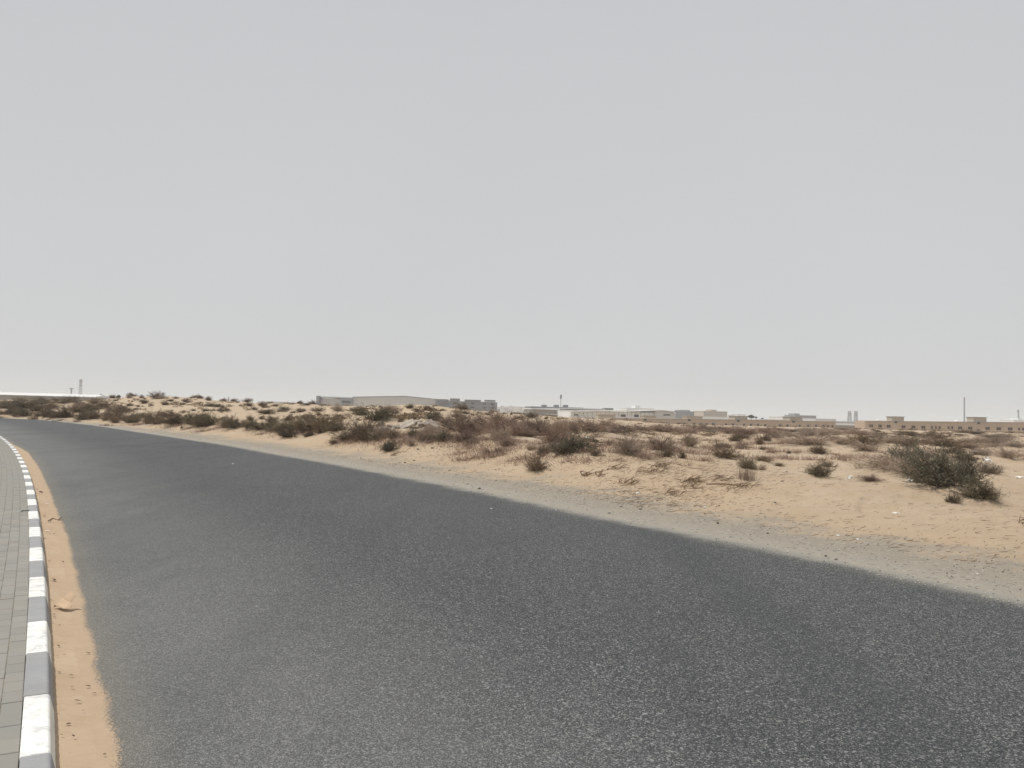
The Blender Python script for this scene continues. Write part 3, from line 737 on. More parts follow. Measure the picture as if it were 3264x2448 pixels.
for k in range(-22, 130):
    a, b = joint(k), joint(k + 1); white = (k % 2 == 1)
    s_ = (a + b)/2; th = th_of(s_); x, y = unpolar(th, RK + float(kshift(s_)))
    ln = round(b - a, 2) - 0.006
    key = (white, ln)
    if key not in kme: kme[key] = kerb_mesh('kerb_stone', KWHT if white else KCON, ln)
    o_ = new_obj('kerb_stone', kme[key], kerb)
    o_.location = (x, y, random.uniform(-0.004, 0.003)); o_.rotation_euler = (random.uniform(-.003, .003), random.uniform(-.008, .008), th + random.uniform(-.002, .002))
    o_['label'] = 'white painted kerb stone' if white else 'bare grey kerb stone'
# haunching under / behind the stones
# ------------------------------------------------------------------ pavement of block pavers
pave = struct(empty('pavement'))
PW, PL, PZ = 0.100, 0.184, 0.110
def ring_sheet(name, rho0, rho1, z, mat, parent):
    s = np.linspace(-12, 125, 300); th = th_of(s)
    x0, y0 = unpolar(th, rho0); x1, y1 = unpolar(th, rho1); V = []; Fc = []
    for i in range(len(s)): V += [(x0[i], y0[i], z), (x1[i], y1[i], z)]
    for i in range(len(s) - 1): Fc.append((2*i, 2*i+1, 2*i+3, 2*i+2))
    me = bpy.data.meshes.new(name); me.from_pydata(V, [], Fc); me.materials.append(mat); me.update()
    return new_obj(name, me, parent)
ring_sheet('bedding', RK - 3.9, RK - KW + 0.012, PZ - 0.005, JOINT, pave)['kind'] = 'structure'
def paver_boxes(items):
    V = []; Fc = []
    for cx, cy, th, dz in items:
        c_, s_ = math.cos(th), math.sin(th); k = len(V); hx, hy, b_ = (PW - 0.0035)/2, (PL - 0.0035)/2, 0.0025
        for (ix, iy, z) in ((hx, hy, PZ - 0.03), (hx, hy, PZ - b_), (hx - b_, hy - b_, PZ)):
            for sx, sy in ((-1, -1), (1, -1), (1, 1), (-1, 1)):
                X, Y = sx*ix, sy*iy; V.append((cx + X*c_ - Y*s_, cy + X*s_ + Y*c_, z + dz))
        for r_ in (0, 4):
            for i in range(4): Fc.append((k+r_+i, k+r_+(i+1) % 4, k+r_+4+(i+1) % 4, k+r_+4+i))
        Fc.append((k+8, k+9, k+10, k+11))
    return V, Fc
pitems = []
for c_ in range(36):
    rho = RK - KW - 0.001 - PW*(c_ + 0.5)
    cnt = 560
    for i in range(cnt):
        s = -2.5 + (i + 0.5*(c_ % 2))*PL*1.0
        th = th_of(s); x, y = unpolar(th, rho + float(kshift(s)))
        if y < -3: continue
        vis = abs(x)/max(y, 0.01) < 0.66 and y > 3.0
        pitems.append((x, y, th, random.gauss(0, 0.0013), vis, math.hypot(x, y)))
pitems.sort(key=lambda t: (not t[4], t[5]))
V, Fc = paver_boxes([(0, 0, 0, 0)])
pme = bpy.data.meshes.new('paver'); pme.from_pydata(V, [], Fc); pme.materials.append(PAV); pme.update()
for x, y, th, dz, vis, d_ in pitems[:300]:
    o_ = new_obj('paver', pme, pave); o_.location = (x, y, dz); o_.rotation_euler = (0, 0, th)
V, Fc = paver_boxes([t[:4] for t in pitems[300:]])
me = bpy.data.meshes.new('paver_field'); me.from_pydata(V, [], Fc); me.materials.append(PAV); me.update()
o_ = new_obj('paver_field', me, pave); o_['kind'] = 'stuff'
# bent wire on the pavement beside the kerb
a = ground(69, 1631, 0.115); b = ground(70, 1627, 0.12); c = ground(93, 1626.5, 0.13)
mb = MB(); mb.bar(a, b, 0.006); mb.bar(b, c, 0.006)
tag(mb.build('bent_wire', M_WIRE), 'dark bent wire lying on the grey pavers against the kerb', 'wire')

# ------------------------------------------------------------------ shrubs
cnt_of = {}
PARTED = {'olive', 'green', 'brown', 'fresh'}
for x, y, w, h, kd, label, group in bush_list:
    z = float(surf(x, y)[0]); var = cnt_of.get(kd, 0) % 6; cnt_of[kd] = cnt_of.get(kd, 0) + 1
    sep_, one, _ = kind_meshes(kd, var)
    nm = {'grass': 'dry_grass_clump', 'sparse': 'dry_stalks'}.get(kd, 'shrub')
    big = w*F/math.hypot(x, y) > 38 and kd in PARTED
    if big:
        o_ = empty(nm, (x, y, z - 0.02))
        for pn, me in sep_: new_obj(pn, me, o_)
    else:
        o_ = new_obj(nm, one); o_.location = (x, y, z - 0.02)
    o_.rotation_euler = (random.uniform(-.08, .08), random.uniform(-.08, .08), random.uniform(0, 6.28))
    o_.scale = (w/2, w/2*random.uniform(0.8, 1.15), h)
    tag(o_, label, {'grass': 'grass', 'sparse': 'dead plant'}.get(kd, 'shrub'), group)
# scrub too small and too far to tell apart: one object
V_, F_, M_, k = [], [], [], 0
for i in range(1000):
    px = random.uniform(-600, 4400)
    if i < 620: py = random.uniform(1272, 1300) if px < 1050 else (random.uniform(1300, 1345) if px < 1800 else random.uniform(1358, 1395))
    else: py = random.uniform(1330, 1420) if px > 1400 else random.uniform(1290, 1345)
    x, y, dep = hit(px, py)
    if dep > 320 or dep < 30: continue
    rng = RNG; n_ = 45; w = random.uniform(0.15, 0.45)*(1 + dep/160)
    C_ = rng.normal(0, 0.45, (n_, 3)); C_[:, 2] = np.abs(C_[:, 2])*0.7
    V, Fc = leaves(C_, 0.22, rng)
    V = V*np.array([w, w, w*0.6]) + np.array([x, y, float(surf(x, y)[0])])
    V_.append(V); F_.append(Fc + k); k += len(V)
me = fast_mesh('distant_scrub', np.concatenate(V_), np.concatenate(F_), [M_BROWN], False)
o_ = new_obj('distant_scrub', me); o_['kind'] = 'stuff'; o_['label'] = 'tiny scattered tufts of desert scrub all over the sand'; 

# low dry ground cover between the shrubs, merging into wispy patches
V_, F_, k = [], [], 0
for i in range(540):
    if i < 300: px, py = random.uniform(1430, 3300), 1378 + 95*random.random()**1.4
    elif i >= 420: px, py = random.uniform(3290, 4400), 1400 + 130*random.random()**1.4
    elif i < 0: px, py = random.uniform(1430, 3300), 1378 + 95*random.random()**1.4
    elif i < 360: px, py = random.uniform(1080, 1480), random.uniform(1385, 1418)
    else: px = random.uniform(-50, 1050); py = 1328 + 0.066*px + random.uniform(-14, 8)
    x, y, dep = hit(px, py)
    if dep > 200 or dep < 17: continue
    w = random.uniform(0.4, 1.1)*(1 + dep/110); hh = random.uniform(0.08, 0.22)*(1 + dep/200); n_ = 130
    a_ = RNG.uniform(0, 6.28, n_); r_ = np.abs(RNG.normal(0, 0.5, n_))
    X_, Y_ = x + np.cos(a_)*r_*w, y + np.sin(a_)*r_*w*0.8
    A_ = np.stack([X_, Y_, surf(X_, Y_) - 0.01], 1)
    B_ = A_ + np.stack([RNG.normal(0, .09, n_), RNG.normal(0, .09, n_), RNG.uniform(.3, 1, n_)*hh], 1)
    wd_ = 0.004 + dep*0.00009
    V, Fc = ribbons(A_, B_, wd_, wd_*0.4, RNG); V_.append(V); F_.append(Fc + k); k += len(V)
o_ = new_obj('dry_ground_cover', fast_mesh('dry_ground_cover', np.concatenate(V_), np.concatenate(F_), [M_RED], False)); o_['kind'] = 'stuff'; o_['label'] = 'wispy dry ground cover in patches between the shrubs'
# ------------------------------------------------------------------ dead wood, litter, stones
def rock_mesh(seed, flat=0.6, mat=M_STONE, name='stone'):
    import bmesh
    bm = bmesh.new(); bmesh.ops.create_icosphere(bm, subdivisions=2, radius=1.0); rr_ = random.Random(seed)
    pl = [(Vector((rr_.gauss(0, 1), rr_.gauss(0, 1), rr_.gauss(0, 1))).normalized(), rr_.uniform(0.45, 0.8)) for _ in range(9)]
    for v in bm.verts:
        for nrm, dd_ in pl:
            t = v.co.dot(nrm)
            if t > dd_: v.co -= nrm*(t - dd_)
        v.co *= 1 + rr_.uniform(-.04, .04); v.co.z *= flat
    me = bpy.data.meshes.new(name); bm.to_mesh(me); bm.free(); me.materials.append(mat); return me
ROCKS = [rock_mesh(i, 0.6) for i in range(4)]
CROCKS = [rock_mesh(20 + i, 0.65, M_CONC, 'concrete_piece') for i in range(6)]
def place(px, py, z=None):
    if z is None:
        x, y, d = hit(px, py); return x, y, float(surf(x, y)[0]), d
    g = ground(px, py, z); return g[0], g[1], z, g[1]
# stones along the shoulder
STN = [(1528,1562,15,'flat dark stone on the asphalt edge, leftmost by the verge'),(1320,1468,9,None),(1291,1477,10,None),(1432,1502,8,None),(1150,1463,7,None),
 (1490,1546,8,None),(1942,1640,12,'dark stone lying on the line where asphalt meets gravel'),(2041,1627,12,'dark flat stone on the grey gravel above the asphalt edge'),(1980,1619,12,None),(2288,1670,18,'cluster-like dark lump on the gravel, right of centre'),
 (2446,1702,12,None),(2632,1776,14,'dark stone on the asphalt edge at right, left one of a pair'),(2665,1788,12,'dark stone on the asphalt edge at right, right one of a pair'),(2292,1612,9,None),(2246,1641,9,None),
 (1580,1502,8,None),(1590,1497,6,None),(1378,1430,12,None),(1332,1436,12,None),(2470,1610,12,None),(2508,1507,9,None),(2492,1540,10,None),(1798,1472,10,None),(1822,1476,9,None),(1754,1505,8,None),(1740,1492,14,None)]
for i, (px, py, w, lb) in enumerate(STN):
    th_ok = py > 1560
    x, y, z, d = place(px, py)
    sc_ = w*d/F/2
    o_ = new_obj('stone', ROCKS[i % 4]); o_.location = (x, y, z + sc_*0.25); o_.scale = (sc_, sc_*0.8, sc_*0.7); o_.rotation_euler = (0, 0, random.uniform(0, 6))
    tag(o_, lb or 'small dark stone lying on the verge of the far road side', 'stone', None if lb else 'small dark stones on the far verge')
# debris on the sand in the gutter
LFV = []
for seed in range(4):
    rr_ = random.Random(seed); V = []; 
    for i in range(7):
        a = 2*math.pi*i/7; V.append((math.cos(a)*rr_.uniform(.7, 1.2), math.sin(a)*rr_.uniform(.25, .5), rr_.uniform(0, .35)))
    V = [(0, 0, 0.1)] + V; k = len(V); V += [(x_, y_, z_ - 0.07) for x_, y_, z_ in V]
    Fc = [(0, i, i % 7 + 1) for i in range(1, 8)] + [(k, k + i % 7 + 1, k + i) for i in range(1, 8)] + [(i, k+i, k + i % 7 + 1, i % 7 + 1) for i in range(1, 8)]
    me = bpy.data.meshes.new('dead_leaf'); me.from_pydata(V, [], Fc); me.materials.append(M_LEAF); me.update(); LFV.append(me)
LEAF = [(171,1960,9),(173,1967,8),(189,1992,5),(168,1984,7),(273,1990,6),(163,1912,6),(280,2076,10),(183,2092,6),(226,2152,8),(189,2145,9),(280,2183,11),(248,2233,14),(300,2204,9),(187,2277,5),(217,2309,10),(197,2345,7),(234,2347,12),(118,1560,7),(129,1569,11),(142,1644,7),(172,1701,8),(160,1702,6),(141,1718,7),(201,1789,8),(157,1788,6),(152,1809,6),(171,1849,13),(187,2060,8),(203,2087,6),(215,1919,10),(333,2398,9),(230,2190,7),(265,2262,6)]
def on_drift(px, py):
    g = ground(px, py, 0.02); th, rho = polar(g[0], g[1]); w = float(sand_w(th)); t = min(1, max(0, (rho - RK)/w))
    return g[0], g[1], 0.004 + 0.030*min(1, w/0.4)*(1 - t**1.4), g[1]
for i, (px, py, w) in enumerate(LEAF):
    x, y, z, d = on_drift(px, py); s_ = w*d/F/2*1.5
    o_ = new_obj('dead_leaf', LFV[i % 4]); o_.location = (x, y, z + s_*0.12); o_.scale = (s_, s_, s_); o_.rotation_euler = (random.uniform(-.3, .3), random.uniform(-.3, .3), random.uniform(-.7, .7))
    tag(o_, 'small dark dead leaf on the orange sand in the gutter', 'leaf', 'dead leaves on the sand in the gutter')
x, y, z, d = on_drift(175, 1662)
mb = MB(); 
for p, q_ in (((-.10, 0, .01), (-.04, .01, .05)), ((-.04, .01, .05), (.05, -.01, .03)), ((.05, -.01, .03), (.12, -.03, .035)), ((.05, -.01, .03), (.09, .01, .07)), ((-.04, .01, .05), (-.06, -.02, .0))): mb.bar(p, q_, .009, 5, .005)
o_ = mb.build('crooked_twig', M_STICK); o_.location = (x, y, z)
tag(o_, 'dark crooked twig on the orange sand between kerb and asphalt', 'twig')
# crumpled flattened carton
x, y, z, d = on_drift(199, 1938)
cart = empty('crushed_carton', (x, y, z + 0.002), math.radians(-14)); cart.scale = (.8, .8, 2.4); tag(cart, 'crushed tan cardboard carton on the orange sand beside the kerb', 'carton')
def sheet(name, P4, mat, parent, th_=0.002):
    P4 = [Vector(p) for p in P4]; nn = (P4[1] - P4[0]).cross(P4[2] - P4[0]).normalized()*th_
    V = [tuple(p) for p in P4] + [tuple(p - nn) for p in P4]; k = len(P4)
    Fc = [tuple(range(k)), tuple(range(2*k - 1, k - 1, -1))] + [(i, k+i, k+(i+1) % k, (i+1) % k) for i in range(k)]
    me = bpy.data.meshes.new(name); me.from_pydata(V, [], Fc); me.materials.append(mat); me.update(); return new_obj(name, me, parent)
sheet('panel', [(-.055, -.045, .012), (.065, -.055, .004), (.070, .030, .020), (-.045, .040, .030)], M_CARD, cart)
sheet('panel', [(-.055, -.045, .012), (-.045, .040, .030), (-.085, .055, .004), (-.095, -.020, .002)], M_CARD, cart)
sheet('panel', [(-.02, .040, .030), (.070, .030, .020), (.09, .075, .042), (.0, .085, .050)], M_CARD, cart)
sheet('panel', [(.065, -.055, .004), (.105, -.030, .002), (.100, .020, .012), (.070, .030, .020)], M_CARD, cart)
# white plastic
def bag_mesh(seed):
    import bmesh
    bm = bmesh.new(); bmesh.ops.create_icosphere(bm, subdivisions=3, radius=1.0); rr_ = random.Random(seed); o1 = rr_.uniform(0, 50)
    from mathutils import noise as mn
    for v in bm.verts:
        n_ = mn.noise(v.co*1.6 + Vector((o1, 0, 0)))*0.7 + abs(mn.noise(v.co*4 + Vector((o1, 3, 0))))*0.4
        v.co *= 0.75 + n_; v.co.z = max(v.co.z, -0.25)*0.6
    me = bpy.data.meshes.new('plastic_bag'); bm.to_mesh(me); bm.free(); me.materials.append(M_BAG); return me
BAGS = [bag_mesh(i) for i in range(3)]
for i, (px, py, w, h, nm, lb) in enumerate([
  (2901,1562,30,12,'plastic_bag','white plastic scrap on bare sand at the left foot of the biggest bush'),
  (2710,1534,20,14,'plastic_bag','crumpled white bag between sparse twigs and grey purple shrub'),
  (3118,1508,26,18,'plastic_bag','round white bag caught in the right side of the biggest bush'),
  (3250,1530,26,10,'plastic_bag','white plastic sheet on the sand at the right edge of the view'),
  (1873,1398,18,5,'plastic_sheet','thin flat white sheet behind the big dark green bush'),
  (474,1343,10,8,'plastic_bag','white bag in the shrub belt at left'),
  (793,1380,10,8,'plastic_bag','white bag at the road side of the belt, left of centre'),
  (2033,1576,11,7,'foam_piece','small pale foam block on the sand verge below the dead branches'),
  (2247,1621,11,4,'foam_piece','thin white foam strip on the verge right of centre'),
  (1590,1385,8,7,'plastic_bag','tiny white bag in the reddish brush band'),
  (2718,1392,8,5,'plastic_bag','tiny white bag on the far flat, right of centre'),
  (2735,1722,16,4,'foam_piece','pale scrap on the gravel verge near the right end of the road edge'),
  (2670,1708,18,4,'foam_piece','pale flattened scrap on the gravel verge, right'),
  (2112,1440,14,8,'plastic_sheet','pale rag caught in low dark shrub right of tall brushwood'),
  (2855,1655,24,5,'paper_scrap','torn pale paper on the sand left of the biggest bush, near the verge')]):
    x, y, z, d = place(px, py); s_ = w*d/F/2
    o_ = new_obj(nm, BAGS[i % 3]); o_.location = (x, y - (0.5 if i in (2, 13) else 0), z + (0.35 if i in (2,) else 0.0) + h*d/F*0.3); o_.scale = (s_, s_*0.7, h*d/F/1.1); o_.rotation_euler = (0, 0, random.uniform(-.4, .4))
    tag(o_, lb, {'foam_piece': 'foam', 'paper_scrap': 'paper', 'plastic_sheet': 'plastic sheet'}.get(nm, 'bag'))
for px, py, w, lb in ((151,1605,8,'pale plastic sliver on the gutter sand, farther one'),(152,1693,14,'pale curled plastic sliver on the gutter sand, nearer the crooked twig')):
    x, y, z, d = on_drift(px, py); o_ = new_obj('plastic_sliver', BAGS[1]); s_ = w*d/F/2
    o_.location = (x, y, z + .004); o_.scale = (s_, s_*.6, s_*.35); tag(o_, lb, 'plastic')
x, y, z, d = place(1566, 1622, 0.004); o_ = new_obj('plastic_sliver', BAGS[0]); o_.location = (x, y, .012); o_.scale = (.022, .02, .012); tag(o_, 'small white scrap on the open asphalt', 'plastic')
x, y, z, d = place(742, 1479, 0.004); o_ = new_obj('plastic_sliver', BAGS[2]); o_.location = (x, y, .012); o_.scale = (.035, .02, .012); tag(o_, 'small white scrap on the far asphalt at left', 'plastic')

def branch_pile(px, py, w, h, n_, lb, thick=0.009, nm='dead_branches'):
    x, y, z, d = place(px, py); W_ = w*d/F; D_ = max(0.4, h*d/F*1.7); mb = MB(); rr_ = random.Random(int(px))
    for i in range(n_):
        a = Vector((rr_.uniform(-W_/2, W_/2), rr_.uniform(-D_/2, D_/2), 0)); a.z = float(surf(x + a.x, y + a.y)[0]) - z + rr_.uniform(0.0, 0.05)
        an = rr_.gauss(0.15, 0.7); ln = rr_.uniform(0.15, 0.55)*max(0.5, W_/1.2)
        b = a + Vector((math.cos(an)*ln, math.sin(an)*ln, 0)); b.z = float(surf(x + b.x, y + b.y)[0]) - z + rr_.uniform(0.01, 0.10)
        c = (a + b)/2 + Vector((rr_.gauss(0, .05), rr_.gauss(0, .05), rr_.uniform(.0, .07)))
        mb.bar(a, c, thick*rr_.uniform(.6, 1.3), 4, thick*.8); mb.bar(c, b, thick*.7, 4, thick*.3)
        if rr_.random() < .6:
            e_ = c + Vector((rr_.uniform(.05, .2), rr_.gauss(0, .1), rr_.uniform(.02, .1))); mb.bar(c, e_, thick*.5, 4, thick*.2)
    o_ = mb.build(nm, M_STICK); o_.location = (x, y, z); tag(o_, lb, 'branches'); return o_
branch_pile(2200,1535,75,26,26,'heap of dark dead branches on the bank below the spreading brush')
branch_pile(2192,1558,45,12,12,'small scatter of dead twigs just below the heap of dark branches')
branch_pile(2290,1533,55,14,14,'dead branches lying left of the reddish stalks')
branch_pile(2100,1492,60,28,22,'dead branches trailing off the small dark shrub at the edge of the bank')
branch_pile(2065,1512,80,18,20,'long scatter of broken branches sloping down the middle of the bank')
branch_pile(1998,1544,55,18,18,'tangle of dead roots low on the bank in the middle')
branch_pile(2345,1572,110,16,18,'thin dead twigs strewn below the log')
branch_pile(2150,1582,60,12,10,'faint flattened twigs at the foot of the bank, centre')
branch_pile(1960,1500,60,14,12,'thin twigs on the upper bank under the tall rounded brushwood')
branch_pile(1862,1520,20,8,5,'short dark stick bundle on the bank, left one of two',0.018)
branch_pile(1908,1518,22,8,5,'short dark stick bundle on the bank, right one of two',0.018)
branch_pile(1272,1450,60,16,14,'exposed roots right of the dark leaning shrub')
branch_pile(1480,1474,40,10,9,'twisted root on the open bank left of centre')
branch_pile(3256,1690,26,26,7,'dead twigs on the sand at the right edge of the view')
x, y, z, d = place(2302, 1555); a = Vector((-.32, .10, .03)); b = Vector((.36, -.10, .035))
mb = MB(); mb.bar(a, (a+b)/2 + Vector((0, 0, .02)), .016, 6, .02); mb.bar((a+b)/2 + Vector((0, 0, .02)), b, .02, 6, .012)
o_ = mb.build('wooden_pole', M_STICK); o_.location = (x, y, z); tag(o_, 'straight dark wooden stick lying on the sand right of the branch heap', 'stick')

# litter of fine twigs over the bank: nobody could count it
V_, F_, k = [], [], 0
n_ = 5200; A_ = []; 
pxs = RNG.uniform(1000, 3300, n_); 
gx = []
for i in range(n_):
    e_y = np.interp(pxs[i], [p[0] for p in E_PX] + [3400], [p[1] for p in E_PX] + [1945])
    lo = 1450 if pxs[i] < 1700 else 1480
    f_ = RNG.uniform(0, 1)**0.8; py = lo + (e_y - 40 - lo)*f_
    if RNG.uniform() < 0.5: pxs[i] = RNG.normal(2120, 170); py = RNG.normal(1535, 32)
    g = ground(pxs[i], max(py, 1440), 0.2); gx.append((g[0], g[1]))
gx = np.array(gx); gz = surf(gx[:, 0], gx[:, 1])
th, rho = polar(gx[:, 0], gx[:, 1]); ok = (rho - rho_far(th)) > 1.2; gx, gz = gx[ok], gz[ok]; n_ = len(gx)
an = RNG.normal(0.1, 0.8, n_); ln = RNG.uniform(0.02, 0.16, n_)**1.0
A_ = np.stack([gx[:, 0], gx[:, 1], gz + 0.004], 1); B_ = A_ + np.stack([np.cos(an)*ln, np.sin(an)*ln, RNG.uniform(-0.004, 0.03, n_)], 1)
me = fast_mesh('twig_litter', *ribbons(A_, B_, 0.004, 0.002, RNG), [M_STICK], False)
o_ = new_obj('twig_litter', me); o_['kind'] = 'stuff'; o_['label'] = 'fine broken twigs littering the sand bank'
# loose grit on gravel shoulder and road margins
def grit(name, X, Y, Z, S, mat, lb):
    n_ = len(X); base_ = np.array([(1,0,0),(-.5,.85,0),(-.5,-.85,0),(0,0,.9),(0,0,-.5)], float); fc = np.array([(0,1,3),(1,2,3),(2,0,3),(1,0,4),(2,1,4),(0,2,4)])
    rot = RNG.uniform(0, 6.28, n_); c_, s_ = np.cos(rot), np.sin(rot)
    bx = base_[None, :, 0]*S[:, None]; by = base_[None, :, 1]*S[:, None]*RNG.uniform(.5, 1, (n_, 1))
    V = np.stack([X[:, None] + bx*c_[:, None] - by*s_[:, None], Y[:, None] + bx*s_[:, None] + by*c_[:, None], Z[:, None] + base_[None, :, 2]*S[:, None]*.7], -1).reshape(-1, 3)
    Fc = (fc[None] + 5*np.arange(n_)[:, None, None]).reshape(-1, 3)
    o_ = new_obj(name, fast_mesh(name, V, Fc, [mat], False)); o_['kind'] = 'stuff'; o_['label'] = lb
n_ = 9000; s = RNG.uniform(3, 70, n_)**1.0; th = th_of(s); d = np.abs(RNG.normal(0.3, 1.4, n_)) - 0.25
X, Y = unpolar(th, rho_far(th) + d); Z = np.where(d < 0.1, 0.004, land(X, Y))
grit('pale_grit', X, Y, Z + .002, RNG.uniform(.004, .016, n_)*(1 + (RNG.uniform(0, 1, n_) > .97)), plain('pale_grit', (0.46, 0.43, 0.38), .9, .2, 30), 'pale grit scattered on the gravel shoulder and asphalt edge')
n_ = 2600; s = RNG.uniform(3, 60, n_); th = th_of(s); d = RNG.uniform(-0.2, 3.2, n_)
X, Y = unpolar(th, rho_far(th) + d); Z = np.where(d < 0.1, 0.004, land(X, Y))
grit('dark_grit', X, Y, Z + .002, RNG.uniform(.005, .017, n_), M_STONE, 'dark grit scattered on the gravel shoulder')
n_ = 2600; s = RNG.uniform(2, 30, n_); th = th_of(s); f_ = RNG.uniform(0.2, 1, n_)
X, Y = unpolar(th, RK + 0.3 + f_*(rho_far(th) - RK - 0.4))
grit('road_grit', X, Y, np.full(n_, .004), RNG.uniform(.002, .006, n_), plain('road_grit', (0.5, 0.49, 0.46), .8, .2, 30), 'loose pale stone chips on the asphalt')

# ------------------------------------------------------------------ rubble heap
heap_px = [(1245,1362,30,12),(1262,1360,26,14),(1285,1356,34,16),(1305,1352,40,16),(1322,1350,28,18),(1340,1352,34,22),(1358,1354,34,24),(1378,1358,30,18),(1395,1364,26,14),
 (1230,1368,26,10),(1275,1366,24,12),(1300,1366,30,12),(1326,1366,28,14),(1350,1368,24,14),(1215,1372,18,8),(1372,1368,20,12),(1190,1374,18,7),(1408,1366,16,8),(1312,1374,16,8),(1255,1372,16,7),(1338,1342,20,12),(1362,1343,18,10)]
hx, hy, hd = hit(1318, 1368)
for i, (px, py, w, h) in enumerate(heap_px):
    dep = hd + (1368 - py)*0.07; p = PT(px, py, dep); s_ = w*dep/F/2
    gz_ = float(surf(p[0], p[1])[0])
    zz = max(gz_, min(p[2], gz_ + 0.9))
    o_ = new_obj('concrete_piece', CROCKS[i % 6]); o_.location = (p[0], p[1], zz + 0.1*s_); o_.scale = (s_*1.15, s_*0.9, h*dep/F*0.75); o_.rotation_euler = (random.uniform(-.3, .3), random.uniform(-.3, .3), random.uniform(0, 6))
    tag(o_, 'broken pale concrete lump in the rubble heap left of centre', 'rubble', 'broken concrete lumps of the rubble heap')
for px, py, w, dpt, tilt, lb in ((1298,1354,48,.7,-.42,'long tilted concrete slab across the rubble heap'),(1382,1353,34,.6,.45,'concrete slab sloping down the right side of the rubble heap'),(1232,1368,50,.5,-.12,'low flat concrete slab at the left foot of the rubble heap')):
    dep = hd + 0.2; p = PT(px, py, dep); l_ = w*dep/F
    mb = MB().box(-l_/2, l_/2, -dpt/2, dpt/2, -.06, .06); o_ = mb.build('concrete_slab', M_CONC)
    mod = o_.modifiers.new('worn', 'BEVEL'); mod.width = .02
    o_.location = (p[0], p[1], p[2]); o_.rotation_euler = (.35, tilt, .1); tag(o_, lb, 'rubble')

# ------------------------------------------------------------------ buildings on the skyline
M_WARE = plain('pale_grey_cladding', (0.56, 0.56, 0.55), .7, .04, .05)
M_BLUE = plain('blue_grey_cladding', (0.27, 0.28, 0.30), .7, .05, .05)
M_DKGR = plain('dark_grey_cladding', (0.17, 0.18, 0.19), .7, .05, .05)
M_ROOF = plain('white_roof_sheet', (0.74, 0.75, 0.75), .5, .04, .05)
M_BEIGE = plain('beige_render', (0.47, 0.365, 0.275), .9, .08, .15)
M_BEIG2 = plain('light_beige_render', (0.47, 0.41, 0.33), .9, .06, .1)
M_PALEW = plain('whitish_wall', (0.74, 0.75, 0.74), .8, .05, .1)
M_TAUPE = plain('taupe_wall', (0.30, 0.275, 0.245), .85, .08, .1)
M_DARK = plain('dark_opening', (0.045, 0.042, 0.045), .9, .1, 1)
M_WIN = plain('brown_window_glass', (0.055, 0.032, 0.024), .95, .1, 1)
M_STEEL = plain('galvanised_steel', (0.22, 0.225, 0.23), .6, .05, .2)
M_AC = plain('appliance_casing', (0.30, 0.26, 0.22), .6, .1, 1)

class Bld:
    """a building whose front runs from (pxa, da) to (pxb, db); local x along the front, y away from the road"""
    def __init__(s, name, pxa, da, pxb, db, label, cat='building', group=None, zb=-2.6):
        a = PT(pxa, 1300, da); b = PT(pxb, 1300, db); s.a = a; d = b - a; s.L = math.hypot(d[0], d[1]); s.d = d[:2]/s.L
        s.zb = zb; s.o = empty(name, (a[0], a[1], 0), math.atan2(d[1], d[0])); tag(s.o, label, cat, group); s.pxa, s.pxb = pxa, pxb
    def u(s, px):
        r_ = ray(px, 1300); # intersect the sight line with the front in plan
        M2 = np.array([[r_[0], -s.d[0]], [1.0, -s.d[1]]]); t, u_ = np.linalg.solve(M2, s.a[:2]); return u_
    def z(s, px, py, off=0.0):
        u_ = s.u(px); y = s.a[1] + s.d[1]*u_ + off; return CZ + ray(px, py)[2]*y
    def box(s, nm, pxa, pxb, pyt, pyb, mat, y0=0.0, y1=12.0, ref=None):
        """pyb None = down to the ground"""
        pm = (pxa + pxb)/2 if ref is None else ref; zt = s.z(pm, pyt); zb = s.zb if pyb is None else s.z(pm, pyb)
        return MB().box(s.u(pxa), s.u(pxb), y0, y1, zb, zt).build(nm, mat, s.o)
    def gable(s, nm, prof, mat, y0=0.0, y1=30.0, base=None):
        """prof: (px, py) along the top of the front; pushed back"""
        pr = [(s.u(prof[0][0]), s.zb if base is None else s.z(prof[0][0], base))] + [(s.u(x), s.z(x, y)) for x, y in prof] + [(s.u(prof[-1][0]), s.zb if base is None else s.z(prof[-1][0], base))]
        return MB().prism(pr, y0, y1).build(nm, mat, s.o)
    def window(s, px, py, w, h, nm='window', mat=None, frame=True):
        u_, z_ = s.u(px), s.z(px, py); sc = (s.a[1] + s.d[1]*u_)/F; w2, h2 = w*sc/2*1.12, h*sc/2*1.15
        o_ = MB().box(u_ - w2, u_ + w2, -0.06, 0.04, z_ - h2, z_ + h2).build(nm, mat or M_WIN, s.o)
        if frame:
            t = min(w2, h2)*0.18; mb = MB()
            mb.box(u_ - w2 - t, u_ + w2 + t, -0.12, 0.03, z_ + h2, z_ + h2 + t); mb.box(u_ - w2 - t, u_ + w2 + t, -0.16, 0.03, z_ - h2 - t, z_ - h2)
            mb.box(u_ - t*.3, u_ + t*.3, -0.09, -0.055, z_ - h2, z_ + h2)
            mb.build('frame', M_TAUPE, o_)
        return o_
def roof_band(B_, nm, prof, th_px, mat, y0=-0.5, y1=40.0):
    top = [(B_.u(x), B_.z(x, y)) for x, y in prof]; bot = [(B_.u(x), B_.z(x, y + th_px)) for x, y in prof][::-1]
    return MB().prism(bot + top, y0, y1).build(nm, mat, B_.o)

